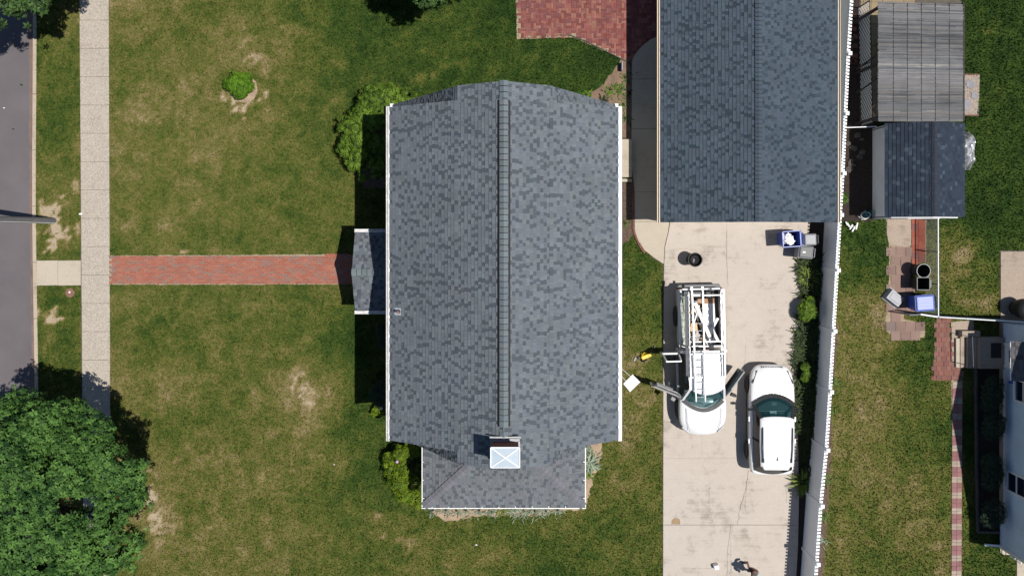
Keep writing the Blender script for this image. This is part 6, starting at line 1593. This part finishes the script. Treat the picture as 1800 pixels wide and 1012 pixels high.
def straps(n, L, w, seed, spread=1.0, rise=.55, base_r=.08):
    r = np.random.default_rng(seed); a = r.uniform(0, 2 * np.pi, n); ln = L * r.uniform(.6, 1.1, n); ww = w * r.uniform(.7, 1.2, n); rs = rise * r.uniform(.6, 1.25, n); bx = r.normal(0, base_r, n); by = r.normal(0, base_r, n); rn = np.clip(r.normal(.5, .25, n), 0, 1)
    ts = [0, .3, .6, .85, 1.0]; wd = [.6, 1, .9, .55, .05]; rows = []
    for t, q in zip(ts, wd):
        rad = ln * spread * (t ** 1.15); z = rs * ln * (1.9 * t - 1.55 * t * t); cx = bx + np.cos(a) * rad; cy = by + np.sin(a) * rad; ox, oy = -np.sin(a) * ww * q / 2, np.cos(a) * ww * q / 2
        rows.append((np.stack([cx - ox, cy - oy, z + .02], -1), np.stack([cx + ox, cy + oy, z + .02], -1)))
    V = np.stack([p for row in rows for p in row], 1).reshape(-1, 3); F = []
    base = np.arange(n) * 10
    for i in range(4): F.append(np.stack([base + 2 * i, base + 2 * i + 1, base + 2 * i + 3, base + 2 * i + 2], -1))
    return V, np.concatenate(F), np.repeat(rn, 10)
def strap_plant(name, label, x, y, n, L, w, mat, seed, group=None, rise=.55, br=.1):
    V, F, Rn = straps(n, L, w, seed, 1.0, rise, br); t = thing(name, W(x, y, 0), label, 'plant', group)
    link('leaves', np_mesh('leaves', V, F, M[mat], {'rnd': Rn}), t); MB().lathe((0, 0, 0), [(.07, 0), (.05, .08), (0, .1)], 8).build('crown_base', M['shademulch'], t); return t
# border along the driveway
rr = random.Random(21); k = 0
ybd = [(1422, 462), (1414, 470), (1428, 482), (1420, 494), (1430, 506), (1420, 510), (1414, 560), (1428, 578), (1418, 592), (1410, 585), (1430, 612), (1419, 618), (1411, 612), (1427, 640), (1415, 645), (1408, 636), (1424, 664), (1412, 668), (1421, 690), (1410, 690), (1428, 702), (1418, 712), (1409, 714), (1424, 730), (1412, 738), (1420, 752), (1410, 745)]
ybd.sort(key=lambda q: q[1])
for x, y in ybd:
    strap_plant('border_plant', f'{ORD[k]} dark strappy plant from the garage end of the fence border', x + rr.uniform(-2, 2), y, 110, .50, .042, 'strap', 200 + k, 'dark strappy plants in the fence border', .75, .14); k += 1
strap_plant('daylily', 'yellow-green strap-leaved clump just below the grey trash bins', 1418, 486, 90, .55, .045, 'strapbright', 301, None, .8, .1)
strap_plant('yucca', 'spiky bright green clump at the lower end of the fence border', 1411, 847, 120, .62, .05, 'strapbright', 302, None, .75, .08)
strap_plant('yucca', 'dark spiky clump beside the bright clump at the border end', 1419, 838, 130, .58, .05, 'strap', 303, None, .8, .1)
for i, (x, y) in enumerate(((1416, 775), (1420, 795), (1415, 812))):
    strap_plant('low_border_plant', f'{ORD[i]} low thin dark plant below the strappy row beside the parked car', x, y, 60, .34, .025, 'strap', 310 + i, 'low thin plants in the fence border', .6, .14)
shrub('border_shrub', 'bright leafy shrub amid the dark fence border plants', 'shrub', G0(1418, 545), [(1420, 540, .62, .34, .85), (1416, 552, .58, .32, .85), (1426, 548, .6, .30, .85), (1424, 530, .5, .24, .85), (1412, 540, .5, .24, .85)], .11, 'rhodo', 330, 5, 55, .4)
shrub('border_shrub', 'small light leafy shrub in the border opposite the parked car bonnet', 'shrub', G0(1417, 655), [(1416, 645, .5, .2, .85), (1417, 656, .5, .2, .85), (1415, 665, .45, .18, .85)], .09, 'rhodo', 330, 5, 56, .4)
for i, (x, y, lb) in enumerate(((1463, 672, 'light green weeds at the fence foot in the neighbour lawn, upper clump'), (1457, 722, 'small weeds at the fence foot opposite the car windscreen'), (1450, 842, 'pale green weeds at the fence foot between two lower posts'), (1447, 905, 'dark teal weed tuft at the fence foot on the soil strip'), (1441, 950, 'pale straw weed at the fence foot near the bottom edge'))):
    strap_plant('weed_tuft', lb, x, y, 40, .28, .03, 'weed' if i != 4 else 'iris', 330 + i, None, .5, .12)
# irises under the addition and at its right side
for i, x in enumerate((762, 782, 800, 818, 842, 868, 905, 922, 938, 958, 978)):
    strap_plant('iris', f'{ORD[i]} pale iris clump from the left under the addition eave', x + rr.uniform(-3, 3), 896 + rr.uniform(-2, 2), 46, .22 if i not in (6, 7, 8) else .30, .026, 'iris', 350 + i, 'irises in the strip under the addition eave', .5, .14)
strap_plant('yellow_lily', 'yellowish flowering clump midway along the addition strip', 885, 898, 40, .26, .03, 'strapbright', 370, None, .5, .16)
strap_plant('agave_lily', 'grey-green spiky clump at the right side of the addition', 1037, 814, 80, .48, .05, 'iris', 371, None, .6, .08)
strap_plant('small_lily', 'small green clump below the grey-green one beside the addition', 1034, 833, 40, .22, .045, 'strapbright', 372, None, .6, .08)
strap_plant('dry_iris', 'straw coloured clump at the upper right side of the addition', 1034, 793, 50, .34, .03, 'iris', 373, None, .4, .16)
# weeds of the dirt bed behind the house
for i, (x, y, n, L, lb) in enumerate(((1073, 158, 46, .18, 'dark broad-leaved plant in the middle of the dirt bed'), (1092, 156, 60, .22, 'wide patch-like green plant right of the middle one in the dirt bed'), (1096, 184, 34, .15, 'green plant in the dirt bed above the gutter end'), (1099, 208, 34, .15, 'green plant in the dirt bed beside the gutter'), (1063, 177, 40, .18, 'brownish plant at the roof edge in the dirt bed'), (1105, 163, 20, .12, 'small plant against the walkway edge'), (1099, 136, 26, .16, 'green plant near the purple marker'), (1030, 167, 50, .2, 'green grassy clump at the house roof edge'))):
    strap_plant('bed_plant', lb, x, y, n, L * .75, .045, 'weed' if i in (1, 2, 3, 6) else 'lawnbush' if i in (0, 7) else 'strap', 400 + i, None, .55, .12)
strap_plant('bed_weed', 'little weed tuft at the lower end of the brown mulch strip', 1099, 392, 30, .2, .02, 'weed', 420, None, .5, .1)

# ================================================================== PERSON (only legs, hip and an arm are inside the frame)
pr = thing('person', W(1316, 995, .036), 'person in pale shirt and black shorts walking on the driveway at the bottom edge', 'person')
def skin(name, pts, edges, rad, mat, parent, root=0, sub=2):
    me = bpy.data.meshes.new(name); me.from_pydata([Vector(p) for p in pts], edges, []); me.materials.append(M[mat])
    o = link(name, me, parent); pass
    o.modifiers.new('skin', 'SKIN').use_smooth_shade = True
    for i, r_ in enumerate(rad): me.skin_vertices[0].data[i].radius = r_ if isinstance(r_, tuple) else (r_, r_)
    me.skin_vertices[0].data[root].use_root = True
    s = o.modifiers.new('sub', 'SUBSURF'); s.levels = sub; s.render_levels = sub
    return o
# facing -x (image left), +y is the right-hand side; walking: right leg forward
J = [(0, 0, .95), (-.02, 0, 1.12), (-.01, 0, 1.30), (0, 0, 1.44), (0, 0, 1.54), (-.015, 0, 1.645), (-.01, 0, 1.74),
     (0, .10, .90), (-.13, .14, .50), (-.06, .17, .10), (-.20, .18, .05),
     (0, -.10, .90), (.03, -.15, .50), (.16, -.17, .12), (.04, -.18, .05),
     (0, .19, 1.41), (.05, .25, 1.14), (-.06, .27, .93), (-.08, .27, .86),
     (0, -.19, 1.41), (.05, -.25, 1.14), (-.05, -.29, .94), (-.07, -.29, .87)]
E = [(0, 1), (1, 2), (2, 3), (3, 4), (4, 5), (5, 6), (0, 7), (7, 8), (8, 9), (9, 10), (0, 11), (11, 12), (12, 13), (13, 14), (3, 15), (15, 16), (16, 17), (17, 18), (3, 19), (19, 20), (20, 21), (21, 22)]
RAD = [(.11, .13), (.095, .12), (.10, .125), (.07, .09), .052, .085, .075, .085, .058, .042, .04, .085, .058, .042, .04, .06, .045, .034, .03, .06, .045, .034, .03]
skin('body', J, E, RAD, 'skin', pr)
skin('shirt', [(0, 0, .93), (-.01, 0, 1.12), (0, 0, 1.30), (0, 0, 1.44), (0, .19, 1.42), (.04, .24, 1.24), (0, -.19, 1.42), (.015, -.24, 1.24)], [(0, 1), (1, 2), (2, 3), (3, 4), (4, 5), (3, 6), (6, 7)], [(.12, .15), (.105, .135), (.11, .14), (.075, .10), .07, .062, .07, .062], 'shirt', pr)
skin('shorts', [(0, 0, 1.0), (0, 0, .88), (-.02, .10, .82), (-.11, .135, .56), (.0, -.10, .82), (.02, -.14, .56)], [(0, 1), (1, 2), (2, 3), (1, 4), (4, 5)], [(.135, .165), (.14, .17), .12, .10, .12, .10], 'shorts', pr)
skin('hair', [(.02, 0, 1.65), (.015, 0, 1.73), (0, 0, 1.79)], [(0, 1), (1, 2)], [.085, .095, .07], 'hair', pr)
for s, (x, y) in ((1, (-.13, .18)), (-1, (.10, -.18))):
    MB().hull8([(x - .17, y - .05, 0), (x + .11, y - .045, 0), (x + .11, y + .045, 0), (x - .17, y + .05, 0)], [(x - .13, y - .04, .07), (x + .10, y - .04, .10), (x + .10, y + .04, .10), (x - .13, y + .04, .07)]).build('shoe', M['shoe'], pr, bevel=.02)
for s, h in ((1, Vector((-.08, .27, .86))), (-1, Vector((-.07, -.29, .87)))):
    for f_ in range(4):
        o_ = (f_ - 1.5) * .021; L = (.07, .082, .077, .06)[f_]
        skin('finger', [h + Vector((o_ * .8, 0, .02)), h + Vector((o_, 0, -.03)), h + Vector((o_ - .008, -s * .008, -.03 - L * .55)), h + Vector((o_ * .95 - .025, -s * .02, -.03 - L))], [(0, 1), (1, 2), (2, 3)], [.011, .0095, .009, .0075], 'skin', pr, 0, 1)
    skin('thumb', [h + Vector((-.02, 0, .02)), h + Vector((-.05, -s * .005, -.01)), h + Vector((-.062, -s * .015, -.045))], [(0, 1), (1, 2)], [.013, .011, .009], 'skin', pr, 0, 1)
MB().lathe((-.105, 0, 1.66), [(.0, -.014), (.014, 0), (0, .016)], 8).build('nose', M['skin'], pr)
for s in (-1, 1):
    MB().lathe((-.088, s * .032, 1.685), [(0, -.011), (.011, 0), (0, .011)], 8).build('eye', M['hair'], pr); MB().box((0, s * .088, 1.675), (.03, .015, .055)).build('ear', M['skin'], pr, bevel=.006)
MB().box((-.092, 0, 1.62), (.012, .045, .01)).build('mouth', M['red'], pr)
